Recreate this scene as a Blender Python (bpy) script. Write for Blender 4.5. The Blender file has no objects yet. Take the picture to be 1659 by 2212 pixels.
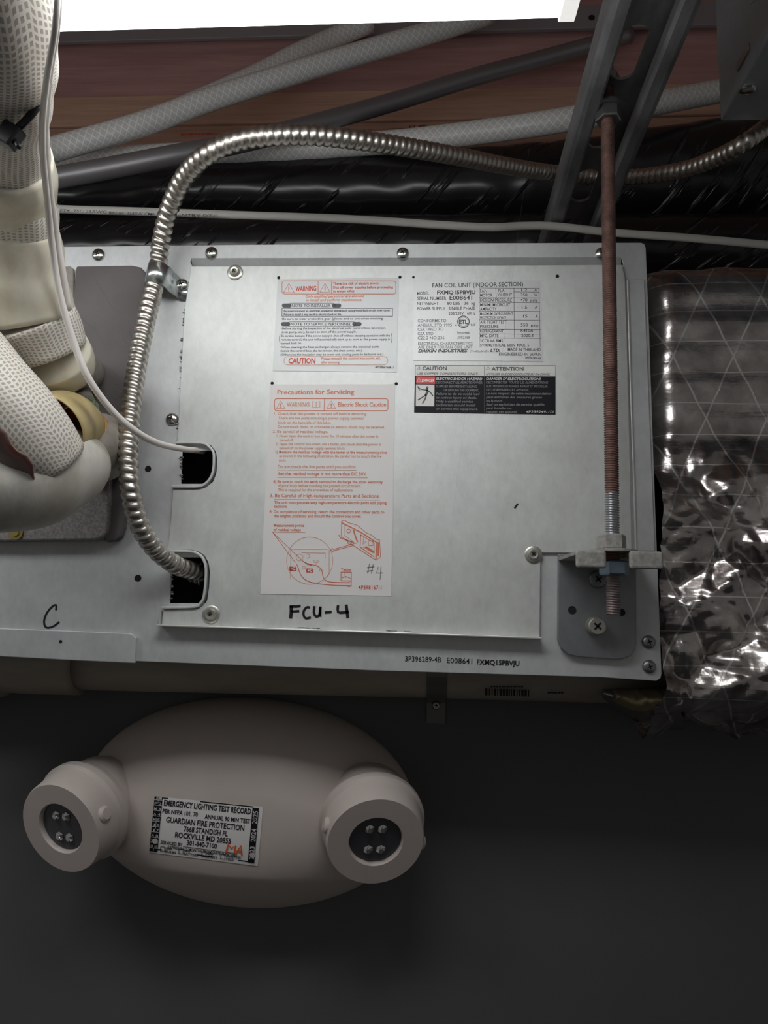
import bpy, bmesh, math, random
from mathutils import Vector, Matrix, noise
from mathutils.geometry import tessellate_polygon
random.seed(7)
S = bpy.context.scene
COL = S.collection
PI = math.pi

# ------------------------------------------------------------------ camera
W, H, F = 1659.0, 2212.0, 1661.0
YAW, PITCH, ROLL, DIST = math.radians(3.87), math.radians(8.685), math.radians(1.443), 0.52
ROT = Matrix.Rotation(YAW, 3, 'Z') @ Matrix.Rotation(PI/2 + PITCH, 3, 'X') @ Matrix.Rotation(ROLL, 3, 'Z')
CAM = Vector((0, -DIST, 0))
cd = bpy.data.cameras.new('camera'); cam = bpy.data.objects.new('camera', cd); COL.objects.link(cam)
cam.matrix_world = Matrix.Translation(CAM) @ ROT.to_4x4()
cd.sensor_fit = 'VERTICAL'; cd.sensor_height = 36.0; cd.lens = 36.0*F/H
cd.clip_start = 0.01; cd.clip_end = 50
S.camera = cam

# ------------------------------------------------------------------ world and exposure
w = bpy.data.worlds.new('world'); S.world = w; w.use_nodes = True
w.node_tree.nodes['Background'].inputs[0].default_value = (1.0, 0.97, 0.95, 1)
w.node_tree.nodes['Background'].inputs[1].default_value = 0.105
S.view_settings.view_transform = 'Standard'; S.view_settings.look = 'None'
S.view_settings.exposure = 0.0; S.view_settings.gamma = 1.0; S.view_settings.use_curve_mapping = False
LED_POWER = 8.2

def P(px, py, Y=0.0):
    """world point on the upright plane y = Y that the photo shows at pixel px, py"""
    d = ROT @ Vector((px - W/2, -(py - H/2), -F))
    return CAM + d*((Y + DIST)/d.y)
def PZ(px, py, Z):
    d = ROT @ Vector((px - W/2, -(py - H/2), -F))
    return CAM + d*(Z/d.z)
def ppm(px, py, Y=0.0):
    return (P(px+1, py, Y) - P(px, py, Y)).length          # metres per pixel

# ------------------------------------------------------------------ materials
def mat(name, col=(.5, .5, .5), rough=.5, metal=0.0, spec=.5, emit=None, trans=0.0, alpha=1.0, sub=0.0):
    m = bpy.data.materials.new(name); m.use_nodes = True
    b = m.node_tree.nodes['Principled BSDF']
    b.inputs['Base Color'].default_value = (*col, 1); b.inputs['Roughness'].default_value = rough
    b.inputs['Metallic'].default_value = metal; b.inputs['Specular IOR Level'].default_value = spec
    b.inputs['Transmission Weight'].default_value = trans; b.inputs['Alpha'].default_value = alpha
    if sub: b.inputs['Subsurface Weight'].default_value = sub; b.inputs['Subsurface Scale'].default_value = .004
    if emit:
        b.inputs['Emission Color'].default_value = (*emit[0], 1); b.inputs['Emission Strength'].default_value = emit[1]
    return m
class NT:
    def __init__(s, m): s.t = m.node_tree; s.b = s.t.nodes['Principled BSDF']
    def n(s, typ, **kw):
        x = s.t.nodes.new(typ)
        for k, v in kw.items():
            if k in x.inputs.keys() if hasattr(x.inputs, 'keys') else False: x.inputs[k].default_value = v
            else: setattr(x, k, v)
        return x
    def l(s, a, b): s.t.links.new(a, b)
    def coord(s, which='Object', scale=(1, 1, 1), rot=(0, 0, 0)):
        c = s.n('ShaderNodeTexCoord'); m = s.n('ShaderNodeMapping'); m.inputs['Scale'].default_value = scale; m.inputs['Rotation'].default_value = rot
        s.l(c.outputs[which], m.inputs[0]); return m.outputs[0]
    def noise(s, vec, scale, detail=4, rough=.55):
        x = s.n('ShaderNodeTexNoise'); x.inputs['Scale'].default_value = scale; x.inputs['Detail'].default_value = detail; x.inputs['Roughness'].default_value = rough
        if vec is not None: s.l(vec, x.inputs['Vector'])
        return x.outputs['Fac']
    def ramp(s, fac, stops):
        x = s.n('ShaderNodeValToRGB'); e = x.color_ramp.elements
        while len(e) > 1: e.remove(e[-1])
        e[0].position = stops[0][0]; e[0].color = (*stops[0][1], 1)
        for p, c in stops[1:]:
            q = e.new(p); q.color = (*c, 1)
        s.l(fac, x.inputs[0]); return x.outputs[0]
    def mix(s, fac, a, b):
        x = s.n('ShaderNodeMix'); x.data_type = 'RGBA'
        for i, v in ((0, fac), (6, a), (7, b)):
            if isinstance(v, (int, float)): x.inputs[i].default_value = v
            elif isinstance(v, tuple): x.inputs[i].default_value = (*v, 1)
            else: s.l(v, x.inputs[i])
        return x.outputs[2]
    def m(s, op, a, b=None, c=None):
        x = s.n('ShaderNodeMath'); x.operation = op
        for i, v in enumerate((a, b, c)):
            if v is None: continue
            if isinstance(v, (int, float)): x.inputs[i].default_value = v
            else: s.l(v, x.inputs[i])
        return x.outputs[0]
    def bump(s, h, strength=.3, dist=.001):
        x = s.n('ShaderNodeBump'); x.inputs['Strength'].default_value = strength; x.inputs['Distance'].default_value = dist
        s.l(h, x.inputs['Height']); s.l(x.outputs[0], s.b.inputs['Normal']); return x
    def base(s, c): s.l(c, s.b.inputs['Base Color'])
    def rough(s, c): s.l(c, s.b.inputs['Roughness'])
    def rr(s, fac, lo, hi):
        x = s.n('ShaderNodeMapRange'); x.inputs['To Min'].default_value = lo; x.inputs['To Max'].default_value = hi
        s.l(fac, x.inputs['Value']); s.rough(x.outputs[0])

def galv(name, col, rough=.42, metal=.75, streak=1.0):
    m = mat(name, col, rough, metal); t = NT(m)
    v = t.coord('Object', (1, 1, 1)); n1 = t.noise(v, 38, 5, .6)
    v2 = t.coord('Object', (1, 1, .55), (0, .5, 0)); n2 = t.noise(v2, 260, 3, .6)
    k = t.m('ADD', t.m('MULTIPLY', n1, .6), t.m('MULTIPLY', n2, .4))
    lo = tuple(c*.86 for c in col); hi = tuple(min(1, c*1.1) for c in col)
    t.base(t.ramp(k, [(.3, lo), (.7, hi)])); t.rr(k, rough-.04, rough+.12)
    t.bump(n2, .10*streak, .0006); return m
M = {}
M['galv'] = galv('galvanised_steel', (.66, .68, .66), .54, .5)
M['galv_base'] = galv('galvanised_base', (.60, .615, .615), .54, .5)
M['galv_edge'] = mat('cut_steel_edge', (.72, .72, .68), .4, .6)
M['bracket'] = galv('bracket_steel', (.25, .262, .27), .40, .6)
M['dusty'] = mat('dusty_steel', (.36, .355, .33), .75, .15)
t = NT(M['dusty']); n = t.noise(t.coord('Object'), 300, 4); t.base(t.ramp(n, [(.3, (.25, .245, .23)), (.7, (.42, .41, .38))])); t.bump(n, .2, .0004)
M['zinc'] = mat('zinc_screw', (.62, .64, .60), .2, 1.0)
M['washer'] = mat('washer_steel', (.50, .49, .44), .38, .8)
M['darkzinc'] = mat('dark_zinc', (.30, .31, .30), .35, .9)
M['bluezinc'] = mat('blue_zinc', (.22, .29, .36), .3, .8)
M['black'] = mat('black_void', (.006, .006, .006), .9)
M['hole'] = mat('hole_shade', (.01, .01, .01), .9)  # black colour stands in for the shade inside holes and recesses
M['ink'] = mat('ink_black', (.012, .012, .016), .35)
M['ink_grey'] = mat('ink_grey', (.085, .09, .09), .6)
M['pencil'] = mat('pencil_grey', (.22, .22, .23), .7)
M['red'] = mat('ink_red', (.62, .085, .045), .6)
M['orange'] = mat('ink_orange', (.70, .19, .10), .6)
M['pale_orange'] = mat('ink_pale_orange', (.68, .33, .22), .6)
M['marker_orange'] = mat('marker_orange', (.75, .12, .02), .6)
M['white_ink'] = mat('ink_white', (.55, .55, .55), .6)
M['grey_ink2'] = mat('ink_light_grey', (.20, .20, .21), .6)
M['paper'] = mat('paper_white', (.80, .775, .755), .6, 0, .3)
M['film'] = mat('silver_film', (.50, .515, .51), .5, .4)
M['film2'] = mat('silver_plate_film', (.60, .61, .60), .5, .45)
M['sticker_black'] = mat('sticker_black', (.010, .009, .013), .55, 0, .2)
M['sticker_red'] = mat('sticker_red', (.62, .02, .015), .4)
M['sticker_white'] = mat('sticker_white', (.72, .72, .68), .45)
M['led'] = mat('led_diffuser', (.9, .9, .9), .5, emit=((.97, .985, 1.0), LED_POWER))
M['cap'] = mat('light_end_cap', (.85, .85, .83), .4, emit=((1, .99, .95), .75))  # emission stands in for LED light shining through the cap
M['housing'] = mat('light_housing', (.75, .75, .75), .4)
# wall paint
m = mat('dark_wall_paint', (.09, .09, .092), .75); t = NT(m); v = t.coord('Object')
n = t.noise(v, 6, 5); t.base(t.ramp(n, [(.3, (.088, .089, .091)), (.7, (.105, .106, .108))])); t.bump(t.noise(v, 500, 2), .08, .0005); M['wall'] = m
M['void'] = mat('unlit_cavity', (.02, .018, .018), .9)  # near-black colour stands in for the darkness behind the ducts
# wood
def wood(name, a, b):
    m = mat(name, a, .7); t = NT(m); v = t.coord('Object', (1.2, 14, 22))
    n = t.noise(v, 4, 8, .65); n2 = t.noise(t.coord('Object', (3, 40, 90)), 6, 4)
    t.base(t.ramp(t.m('ADD', t.m('MULTIPLY', n, .7), t.m('MULTIPLY', n2, .3)), [(.3, b), (.62, a)])); t.bump(n2, .25, .001); return m
M['wood1'] = wood('wood_dark_plank', (.58, .33, .31), (.38, .205, .19))
M['wood2'] = wood('wood_mid_plank', (.68, .42, .30), (.45, .27, .19))
M['wood3'] = wood('wood_low_plank', (.58, .35, .25), (.33, .18, .13))
M['wood4'] = wood('wood_pale_plank', (.42, .24, .13), (.25, .14, .08))
# plastics
def black_jacket(name):
    m = mat(name, (.012, .012, .014), .24, 0, .6); t = NT(m)
    v = t.coord('UV', (1, 1, 1)); c = t.n('ShaderNodeTexCoord'); sx = t.n('ShaderNodeSeparateXYZ'); t.l(c.outputs['UV'], sx.inputs[0])
    cx = t.n('ShaderNodeCombineXYZ'); t.l(t.m('MULTIPLY', sx.outputs[0], 4.5), cx.inputs[0]); t.l(t.m('ADD', t.m('MULTIPLY', sx.outputs[1], 70), t.m('MULTIPLY', sx.outputs[0], 16)), cx.inputs[1])
    n = t.noise(cx.outputs[0], 1.0, 3, .5); r = t.ramp(n, [(.0, (0, 0, 0)), (.58, (0, 0, 0)), (.68, (1, 1, 1)), (.76, (.1, .1, .1)), (.84, (.7, .7, .7))])
    t.bump(r, .7, .004); return m
M['jacket'] = black_jacket('black_duct_jacket')
M['emt'] = mat('grey_steel_tube', (.30, .29, .30), .42, .6)
m = mat('armored_conduit', (.50, .475, .43), .36, 1.0); t = NT(m); n = t.noise(t.coord('Object'), 160, 3); t.base(t.ramp(n, [(.3, (.46, .43, .39)), (.7, (.68, .65, .59))])); M['bx'] = m
M['strap'] = mat('strap_zinc', (.66, .70, .70), .25, .95)
# braided hose
m = mat('braided_vinyl_hose', (.6, .6, .58), .3, 0, .5, trans=.1); t = NT(m)
c = t.n('ShaderNodeTexCoord'); sx = t.n('ShaderNodeSeparateXYZ'); t.l(c.outputs['UV'], sx.inputs[0])
def thread(a, b, wd):
    k = t.m('ADD', t.m('MULTIPLY', sx.outputs[0], a), t.m('MULTIPLY', sx.outputs[1], b))
    return t.m('LESS_THAN', t.m('ABSOLUTE', t.m('SUBTRACT', t.m('FRACT', k), .5)), wd)
th = t.m('MAXIMUM', thread(8, 130, .075), thread(-8, 130, .075))
t.base(t.mix(th, (.74, .74, .71), (1, 1, 1))); t.l(t.m('MULTIPLY', t.m('SUBTRACT', 1, th), .03), t.b.inputs['Transmission Weight']); t.bump(th, .3, .0006); M['hose'] = m
# white tapes
def scrim(name, ca, cb, ku, kv):
    m = mat(name, ca, .6, sub=.15); t = NT(m); c = t.n('ShaderNodeTexCoord'); sx = t.n('ShaderNodeSeparateXYZ')
    nv = t.n('ShaderNodeTexNoise'); nv.inputs['Scale'].default_value = 9; t.l(c.outputs['UV'], nv.inputs['Vector'])
    mx = t.n('ShaderNodeMix'); mx.data_type = 'VECTOR'; mx.inputs[0].default_value = .015; t.l(c.outputs['UV'], mx.inputs[4]); t.l(nv.outputs['Color'], mx.inputs[5]); t.l(mx.outputs[1], sx.inputs[0])
    def ln(k, s_, wd): return t.m('GREATER_THAN', t.m('ABSOLUTE', t.m('SUBTRACT', t.m('FRACT', t.m('MULTIPLY', k, s_)), .5)), wd)
    a = ln(sx.outputs[0], ku, .30); b = ln(sx.outputs[1], kv, .30)
    h = t.m('MAXIMUM', a, b); nz = t.noise(t.coord('Object'), 90, 4)
    col = t.mix(h, ca, cb); t.base(t.mix(t.m('MULTIPLY', nz, .45), col, (.62, .55, .42))); t.bump(h, .5, .0008); return m
M['scrim'] = scrim('white_scrim_tape', (.36, .34, .31), (.84, .81, .76), 52, 520)
M['scrim2'] = scrim('white_scrim_tape_wide', (.38, .355, .32), (.85, .82, .76), 56, 480)
def tape(name, a, b, tr=0):
    m = mat(name, a, .42, sub=.2, trans=tr); t = NT(m); v = t.coord('Object', (1, 1, .5)); n = t.noise(v, 55, 5, .6)
    t.base(t.ramp(n, [(.3, b), (.65, a)])); t.bump(t.noise(v, 180, 3), .25, .001); return m
M['tape'] = tape('smooth_cream_tape', (.76, .73, .61), (.60, .55, .42))
M['wax'] = tape('milky_film', (.66, .64, .58), (.46, .43, .36), .05)
M['shadetape'] = tape('shaded_torn_tape', (.20, .16, .14), (.13, .105, .095))  # torn tape, darkened in its colour for the shaded side
M['collar'] = tape('yellowed_tape', (.50, .40, .19), (.36, .27, .11))
M['cable'] = mat('white_cable_sheath', (.84, .79, .74), .4)
M['romex'] = mat('flat_white_cable', (.56, .55, .51), .5)
M['ziptie'] = mat('black_nylon', (.02, .02, .024), .35)
m = mat('grey_foam', (.14, .125, .12), .9, 0, .2); t = NT(m); v = t.coord('Object'); n = t.noise(v, 420, 3); n2 = t.noise(v, 14, 3)
t.base(t.ramp(n2, [(.3, (.105, .094, .092)), (.7, (.165, .15, .148))])); t.bump(n, .35, .0006); M['foam'] = m
m = mat('grey_plate', (.26, .24, .235), .6, .3); t = NT(m); n = t.noise(t.coord('Object'), 600, 2); t.base(t.ramp(n, [(.35, (.20, .185, .18)), (.65, (.33, .31, .30))])); t.bump(n, .3, .0005); M['plate'] = m
M['elbow'] = mat('taupe_insulation', (.27, .245, .21), .8)
t = NT(M['elbow']); n = t.noise(t.coord('Object'), 120, 4); t.base(t.ramp(n, [(.3, (.22, .195, .165)), (.7, (.32, .29, .25))])); t.bump(n, .15, .0008)
M['copper'] = mat('copper_orange', (.72, .30, .08), .5, .3)
M['verdigris'] = mat('brass_verdigris', (.28, .33, .22), .5, .5)
t = NT(M['verdigris']); n = t.noise(t.coord('Object'), 500, 3); t.base(t.ramp(n, [(.4, (.12, .20, .12)), (.6, (.42, .42, .30))]))
M['brass'] = mat('brass_screw', (.75, .65, .25), .25, 1)
# rusty rod
m = mat('rusty_rod', (.2, .1, .08), .6, .5); t = NT(m); v = t.coord('Object'); n = t.noise(v, 120, 5, .7); n2 = t.noise(v, 30, 3)
rust = t.ramp(n, [(.3, (.09, .052, .045)), (.6, (.21, .112, .090)), (.8, (.30, .21, .18))])
sp = t.n('ShaderNodeSeparateXYZ'); c = t.n('ShaderNodeTexCoord'); t.l(c.outputs['Object'], sp.inputs[0])
zz = t.m('ADD', sp.outputs[2], t.m('MULTIPLY', n2, .02))
band = t.m('MULTIPLY', t.m('GREATER_THAN', zz, .072), t.m('LESS_THAN', zz, .098))
low = t.m('MULTIPLY', t.m('LESS_THAN', zz, .05), .3); pk = t.m('MAXIMUM', band, low)
t.base(t.mix(t.m('MULTIPLY', pk, .8), rust, (.42, .46, .48))); t.l(t.m('MULTIPLY_ADD', pk, .5, .25), t.b.inputs['Metallic']); t.rough(t.m('MULTIPLY_ADD', pk, -.32, .62)); M['rod'] = m
m = mat('strut_steel', (.3, .3, .31), .45, .6); t = NT(m); v = t.coord('Object', (1, .35, 1)); n = t.noise(v, 60, 5, .65)
t.base(t.ramp(n, [(.3, (.20, .205, .21)), (.7, (.42, .42, .43))])); t.rr(n, .35, .6); M['strut'] = m
M['strut_dark'] = mat('strut_inner', (.06, .06, .065), .6, .5)
m = galv('junction_box_steel', (.42, .46, .49), .4, .6); M['jbox'] = m
M['rail'] = mat('painted_grey_rail', (.36, .33, .35), .6, .3)
m = mat('aged_pvc', (.30, .27, .22), .55); t = NT(m); n = t.noise(t.coord('Object', (.3, 1, 1)), 40, 4); t.base(t.ramp(n, [(.3, (.23, .20, .16)), (.7, (.33, .30, .25))])); M['pvc'] = m
M['clip'] = mat('smoky_plastic_strap', (.09, .09, .08), .25, 0, .6)
m = mat('lamp_ivory_plastic', (.55, .49, .45), .5); t = NT(m); v = t.coord('Object'); n = t.noise(v, 9, 4); t.base(t.ramp(n, [(.3, (.54, .475, .43)), (.7, (.62, .55, .505))])); t.bump(t.noise(v, 900, 2), .05, .0003); M['ivory'] = m
M['lens'] = mat('smoked_lens', (.075, .075, .085), .3, 0, .5)
M['crystal'] = mat('led_crystal', (.75, .75, .75), .08, .9)
# foil
m = mat('foil_facing', (.8, .77, .75), .2, 1.0); t = NT(m); c = t.n('ShaderNodeTexCoord'); sx = t.n('ShaderNodeSeparateXYZ'); t.l(c.outputs['UV'], sx.inputs[0])
def tl(a, b, wd):
    k = t.m('ADD', t.m('MULTIPLY', sx.outputs[0], a), t.m('MULTIPLY', sx.outputs[1], b))
    return t.m('LESS_THAN', t.m('ABSOLUTE', t.m('SUBTRACT', t.m('FRACT', k), .5)), wd)
d1 = tl(24, 11, .016); d2 = tl(24, -11, .016); d3 = tl(0, 44, .018)
sc = t.m('MAXIMUM', t.m('MAXIMUM', d1, d2), d3)
n = t.noise(t.coord('UV', (1, 1, 1)), 24, 5, .6); nf = t.noise(t.coord('UV', (30, 420, 1)), 1, 2)
t.base(t.mix(sc, t.ramp(n, [(.25, (.13, .11, .11)), (.55, (.6, .56, .54)), (.7, (.9, .86, .83))]), (.95, .93, .90)))  # noise tones in the colour stand in for reflections on the crumples
t.rough(t.m('ADD', .17, t.m('MULTIPLY', n, .2))); hh = t.m('ADD', t.m('MULTIPLY', sc, 1.0), t.m('ADD', t.m('MULTIPLY', n, 1.6), t.m('MULTIPLY', nf, .15))); t.bump(hh, .5, .0016); M['foil'] = m
M['glasswool'] = mat('yellow_glass_wool', (.17, .14, .08), .9)
M['clearfilm'] = mat('torn_foil_flap', (.42, .40, .39), .28, .9)

# ------------------------------------------------------------------ object helpers
def link(name, me, m=None, parent=None, smooth=False):
    me.name = name; o = bpy.data.objects.new(name, me); COL.objects.link(o)
    if m is not None: me.materials.append(M[m] if isinstance(m, str) else m)
    if parent is not None: o.parent = parent
    if smooth:
        for p in me.polygons: p.use_smooth = True
    return o
def bmobj(name, bm, m, parent=None, smooth=False):
    bmesh.ops.recalc_face_normals(bm, faces=bm.faces)
    me = bpy.data.meshes.new(name); bm.to_mesh(me); bm.free(); return link(name, me, m, parent, smooth)
def pyobj(name, v, f, m, parent=None, smooth=False):
    me = bpy.data.meshes.new(name); me.from_pydata([tuple(x) for x in v], [], f); me.update(); return link(name, me, m, parent, smooth)
def thing(name, label, cat, group=None, loc=(0, 0, 0)):
    o = bpy.data.objects.new(name, None); COL.objects.link(o); o.empty_display_size = .01
    o['label'] = label; o['category'] = cat
    if group: o['group'] = group
    return o
def tag(o, label, cat, group=None):
    o['label'] = label; o['category'] = cat
    if group: o['group'] = group
    return o
def lab(o, s): o['label'] = s; return o
def autosmooth(o, ang=40):
    me = o.data
    for p in me.polygons: p.use_smooth = True
    me.set_sharp_from_angle(angle=math.radians(ang))
def bevel(o, wd, seg=2):
    b = o.modifiers.new('bevel', 'BEVEL'); b.width = wd; b.segments = seg; b.limit_method = 'ANGLE'; b.angle_limit = math.radians(50)
def box(bm, x0, x1, y0, y1, z0, z1):
    r = bmesh.ops.create_cube(bm, size=1); 
    for v in r['verts']: v.co = Vector(((x0+x1)/2 + v.co.x*(x1-x0), (y0+y1)/2 + v.co.y*(y1-y0), (z0+z1)/2 + v.co.z*(z1-z0)))
    return r['verts']
def boxobj(name, d, m, parent=None, bev=0):
    bm = bmesh.new(); box(bm, *d); o = bmobj(name, bm, m, parent)
    if bev: bevel(o, bev)
    return o
def plate(name, outline, Y, th, m, parent=None, holes=(), bev=0, px=True, smooth=False):
    """upright sheet whose outline is given in photo pixels on its front plane y = Y"""
    loops = [[(P(a, b, Y) if px else Vector((a, Y, b))) for a, b in lp] for lp in (outline, *holes)]
    flat = [Vector((v.x, v.z, 0)) for lp in loops for v in lp]; pts = [v for lp in loops for v in lp]
    tri = tessellate_polygon([[Vector((v.x, v.z, 0)) for v in lp] for lp in loops])
    n = len(pts); V = [tuple(v) for v in pts] + [(v.x, v.y + th, v.z) for v in pts]
    Fc = [tuple(a) for a in tri] + [tuple(i+n for i in reversed(a)) for a in tri]; k = 0
    for lp in loops:
        c = len(lp)
        for i in range(c): a, b = k+i, k+(i+1) % c; Fc.append((a, b, b+n, a+n))
        k += c
    me = bpy.data.meshes.new(name); me.from_pydata(V, [], Fc); bm = bmesh.new(); bm.from_mesh(me); bmesh.ops.recalc_face_normals(bm, faces=bm.faces)
    bmesh.ops.dissolve_limit(bm, angle_limit=.001, verts=bm.verts, edges=bm.edges) if not holes else None
    bm.to_mesh(me); bm.free(); o = link(name, me, m, parent)
    if bev: bevel(o, bev)
    return o
def rrect(x0, y0, x1, y1, r, n=5, corners=(1, 1, 1, 1)):
    pts = []
    for (cx, cy, a0, on) in ((x0+r, y0+r, PI, corners[0]), (x1-r, y0+r, 1.5*PI, corners[1]), (x1-r, y1-r, 0, corners[2]), (x0+r, y1-r, .5*PI, corners[3])):
        if on:
            for i in range(n+1): a = a0 + i*PI/2/n; pts.append((cx + r*math.cos(a), cy + r*math.sin(a)))
        else: pts.append((x0 if cx < (x0+x1)/2 else x1, y0 if cy < (y0+y1)/2 else y1))
    return pts
def smoothpath(pts, step):
    """centripetal-ish Catmull-Rom through pts (Vectors + extra scalars), sampled every step"""
    n = len(pts); out = []
    g = lambda i: pts[max(0, min(n-1, i))]
    for i in range(n-1):
        p0, p1, p2, p3 = g(i-1), g(i), g(i+1), g(i+2)
        if i == 0: p0 = tuple(2*a-b for a, b in zip(p1, p2))
        if i == n-2: p3 = tuple(2*a-b for a, b in zip(p2, p1))
        L = math.dist(p1[:3], p2[:3]); k = max(2, int(L/step))
        for j in range(k):
            s = j/k
            out.append(tuple(.5*((2*b)+(-a+c)*s+(2*a-5*b+4*c-d)*s*s+(-a+3*b-3*c+d)*s**3) for a, b, c, d in zip(p0, p1, p2, p3)))
    out.append(tuple(g(n-1))); return out
def tube(name, pts, m, parent=None, step=.004, seg=16, rad=None, rfun=None, cap=True, smooth=True, flat=1.0, solid=0):
    """pts: (x, y, z, r) ; rfun(s, theta, r) may reshape the radius"""
    q = smoothpath([tuple(p) for p in pts], step)
    # resample evenly
    V, Fc, UV = [], [], []; n = len(q); up = None; s = 0; S_ = [0]
    for i in range(1, n): S_.append(S_[-1] + math.dist(q[i][:3], q[i-1][:3]))
    for i in range(n):
        a = Vector(q[max(0, i-1)][:3]); b = Vector(q[min(n-1, i+1)][:3]); T = (b-a).normalized()
        if up is None: up = T.cross(Vector((0, 1, 0.01))).normalized()
        up = (up - T*up.dot(T)).normalized(); bi = T.cross(up)
        c = Vector(q[i][:3]); r = q[i][3]
        for j in range(seg):
            th = 2*PI*j/seg; rr_ = rfun(S_[i], th, r) if rfun else r
            V.append(c + up*math.cos(th)*rr_*flat + bi*math.sin(th)*rr_)
    for i in range(n-1):
        for j in range(seg):
            k = (j+1) % seg; Fc.append((i*seg+j, i*seg+k, (i+1)*seg+k, (i+1)*seg+j)); UV.append([(j/seg, S_[i]), ((j+1)/seg, S_[i]), ((j+1)/seg, S_[i+1]), (j/seg, S_[i+1])])
    if cap: Fc.append(tuple(range(seg-1, -1, -1))); Fc.append(tuple(range((n-1)*seg, n*seg))); UV += [[(0, 0)]*seg, [(0, 0)]*seg]
    o = pyobj(name, V, Fc, m, parent, smooth); ul = o.data.uv_layers.new(name='UVMap'); k = 0
    for uv in UV:
        for c in uv: ul.data[k].uv = c; k += 1
    if solid: md = o.modifiers.new('thick', 'SOLIDIFY'); md.thickness = solid; md.offset = -1
    return o
def pp(lst, r=None):
    """(px, py, Y, r) list -> world tuples"""
    return [(*P(a[0], a[1], a[2]), a[3] if len(a) > 3 else r) for a in lst]
def lathe(name, prof, m, parent=None, seg=20, center=(0, 0, 0), axis=(0, -1, 0), smooth=True, ang=35):
    """prof: (radius, height along axis)"""
    q = Vector((0, 0, 1)).rotation_difference(Vector(axis).normalized()); V, Fc = [], []
    for r, h in prof:
        for j in range(seg): a = 2*PI*j/seg; V.append(q @ Vector((r*math.cos(a), r*math.sin(a), h)) + Vector(center))
    for i in range(len(prof)-1):
        for j in range(seg): k = (j+1) % seg; Fc.append((i*seg+j, i*seg+k, (i+1)*seg+k, (i+1)*seg+j))
    if prof[0][0] > 1e-6: Fc.append(tuple(range(seg-1, -1, -1)))
    if prof[-1][0] > 1e-6: Fc.append(tuple(range((len(prof)-1)*seg, len(prof)*seg)))
    me = bpy.data.meshes.new(name); me.from_pydata([tuple(v) for v in V], [], Fc); bm = bmesh.new(); bm.from_mesh(me)
    bmesh.ops.remove_doubles(bm, verts=bm.verts, dist=1e-6); bmesh.ops.recalc_face_normals(bm, faces=bm.faces); bm.to_mesh(me); bm.free()
    o = link(name, me, m, parent)
    if smooth: autosmooth(o, ang)
    return o

# ------------------------------------------------------------------ print: lettering and drawn lines
class Print:
    """gathers flat print (text and strokes) on a plane y = Y, one mesh per ink"""
    def __init__(s, Y, warp=None): s.Y = Y; s.d = {}; s.warp = warp
    def _add(s, ink, V, Fc):
        a = s.d.setdefault(ink, ([], [])); k = len(a[0]); a[0].extend(V); a[1].extend(tuple(i+k for i in f) for f in Fc)
    def text(s, st, x0, y0, x1, y1, h, ink='ink', bold=0.0, shear=0.0, vert=False):
        """baseline runs from pixel x0,y0 to x1,y1; h = cap height in pixels"""
        cu = bpy.data.curves.new('t', 'FONT'); cu.body = st; cu.size = 1; cu.resolution_u = 2; cu.offset = bold + (.010 if h < 7.5 else 0); cu.shear = shear
        ob = bpy.data.objects.new('t', cu); me = bpy.data.meshes.new_from_object(ob)
        A = P(x0, y0, s.Y); B = P(x1, y1, s.Y); d = B-A; L = d.length; d.normalize(); up = Vector((-d.z, 0, d.x))
        xs = [v.co.x for v in me.vertices]
        if xs:
            a, b = min(xs), max(xs); kx = L/max(1e-6, b-a); ky = h*ppm(x0, y0, s.Y)/.69
            V = [tuple(A + d*((v.co.x-a)*kx) + up*(v.co.y*ky)) for v in me.vertices]
            s._add(ink, V, [tuple(p.vertices) for p in me.polygons])
        bpy.data.meshes.remove(me); bpy.data.objects.remove(ob); bpy.data.curves.remove(cu)
    def stroke(s, pts, wd, ink='ink', close=False, sm=False):
        q = [P(a, b, s.Y) for a, b in pts]
        if sm: q = [Vector(v[:3]) for v in smoothpath([tuple(v) for v in q], .0015)]
        if close: q = q + [q[0]]
        w_ = wd*ppm(pts[0][0], pts[0][1], s.Y)/2; V, Fc = [], []; n = len(q)
        for i in range(n):
            a = q[max(0, i-1)]; b = q[min(n-1, i+1)]
            if close and i in (0, n-1): a, b = q[n-2], q[1]
            T = (b-a); T.y = 0; T = T.normalized() if T.length > 0 else Vector((1, 0, 0)); N = Vector((-T.z, 0, T.x))
            e = T*(w_*.6)*(-1 if i == 0 else 1 if i == n-1 else 0)
            if close: e = Vector((0, 0, 0))
            V += [tuple(q[i]+N*w_+e), tuple(q[i]-N*w_+e)]
        for i in range(n-1): Fc.append((2*i, 2*i+1, 2*i+3, 2*i+2))
        s._add(ink, V, Fc)
    def poly(s, pts, ink): V = [tuple(P(a, b, s.Y)) for a, b in pts]; s._add(ink, V, [tuple(range(len(V)))])
    def ring(s, cx, cy, r, wd, ink, rx=None, n=28): s.stroke([(cx+(rx or r)*math.cos(2*PI*i/n), cy+r*math.sin(2*PI*i/n)) for i in range(n)], wd, ink, close=True)
    def rect(s, x0, y0, x1, y1, wd, ink, r=0):
        if r: s.stroke(rrect(x0, y0, x1, y1, r, 3), wd, ink, close=True)
        else:
            for a in (((x0, y0), (x1, y0)), ((x1, y0), (x1, y1)), ((x1, y1), (x0, y1)), ((x0, y1), (x0, y0))): s.stroke(a, wd, ink)
    def tri(s, cx, y0, y1, wd, ink):
        h = (y1-y0); s.stroke([(cx, y0), (cx+h*.58, y1), (cx-h*.58, y1)], wd, ink, close=True); s.stroke([(cx, y0+h*.35), (cx, y1-h*.3)], wd*1.2, ink); s.stroke([(cx, y1-h*.2), (cx, y1-h*.13)], wd*1.2, ink)
    def build(s, name, parent):
        for ink, (V, Fc) in s.d.items():
            if s.warp: V = [s.warp(v) for v in V]
            pyobj(name, V, Fc, ink, parent)['kind'] = 'stuff'

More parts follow.
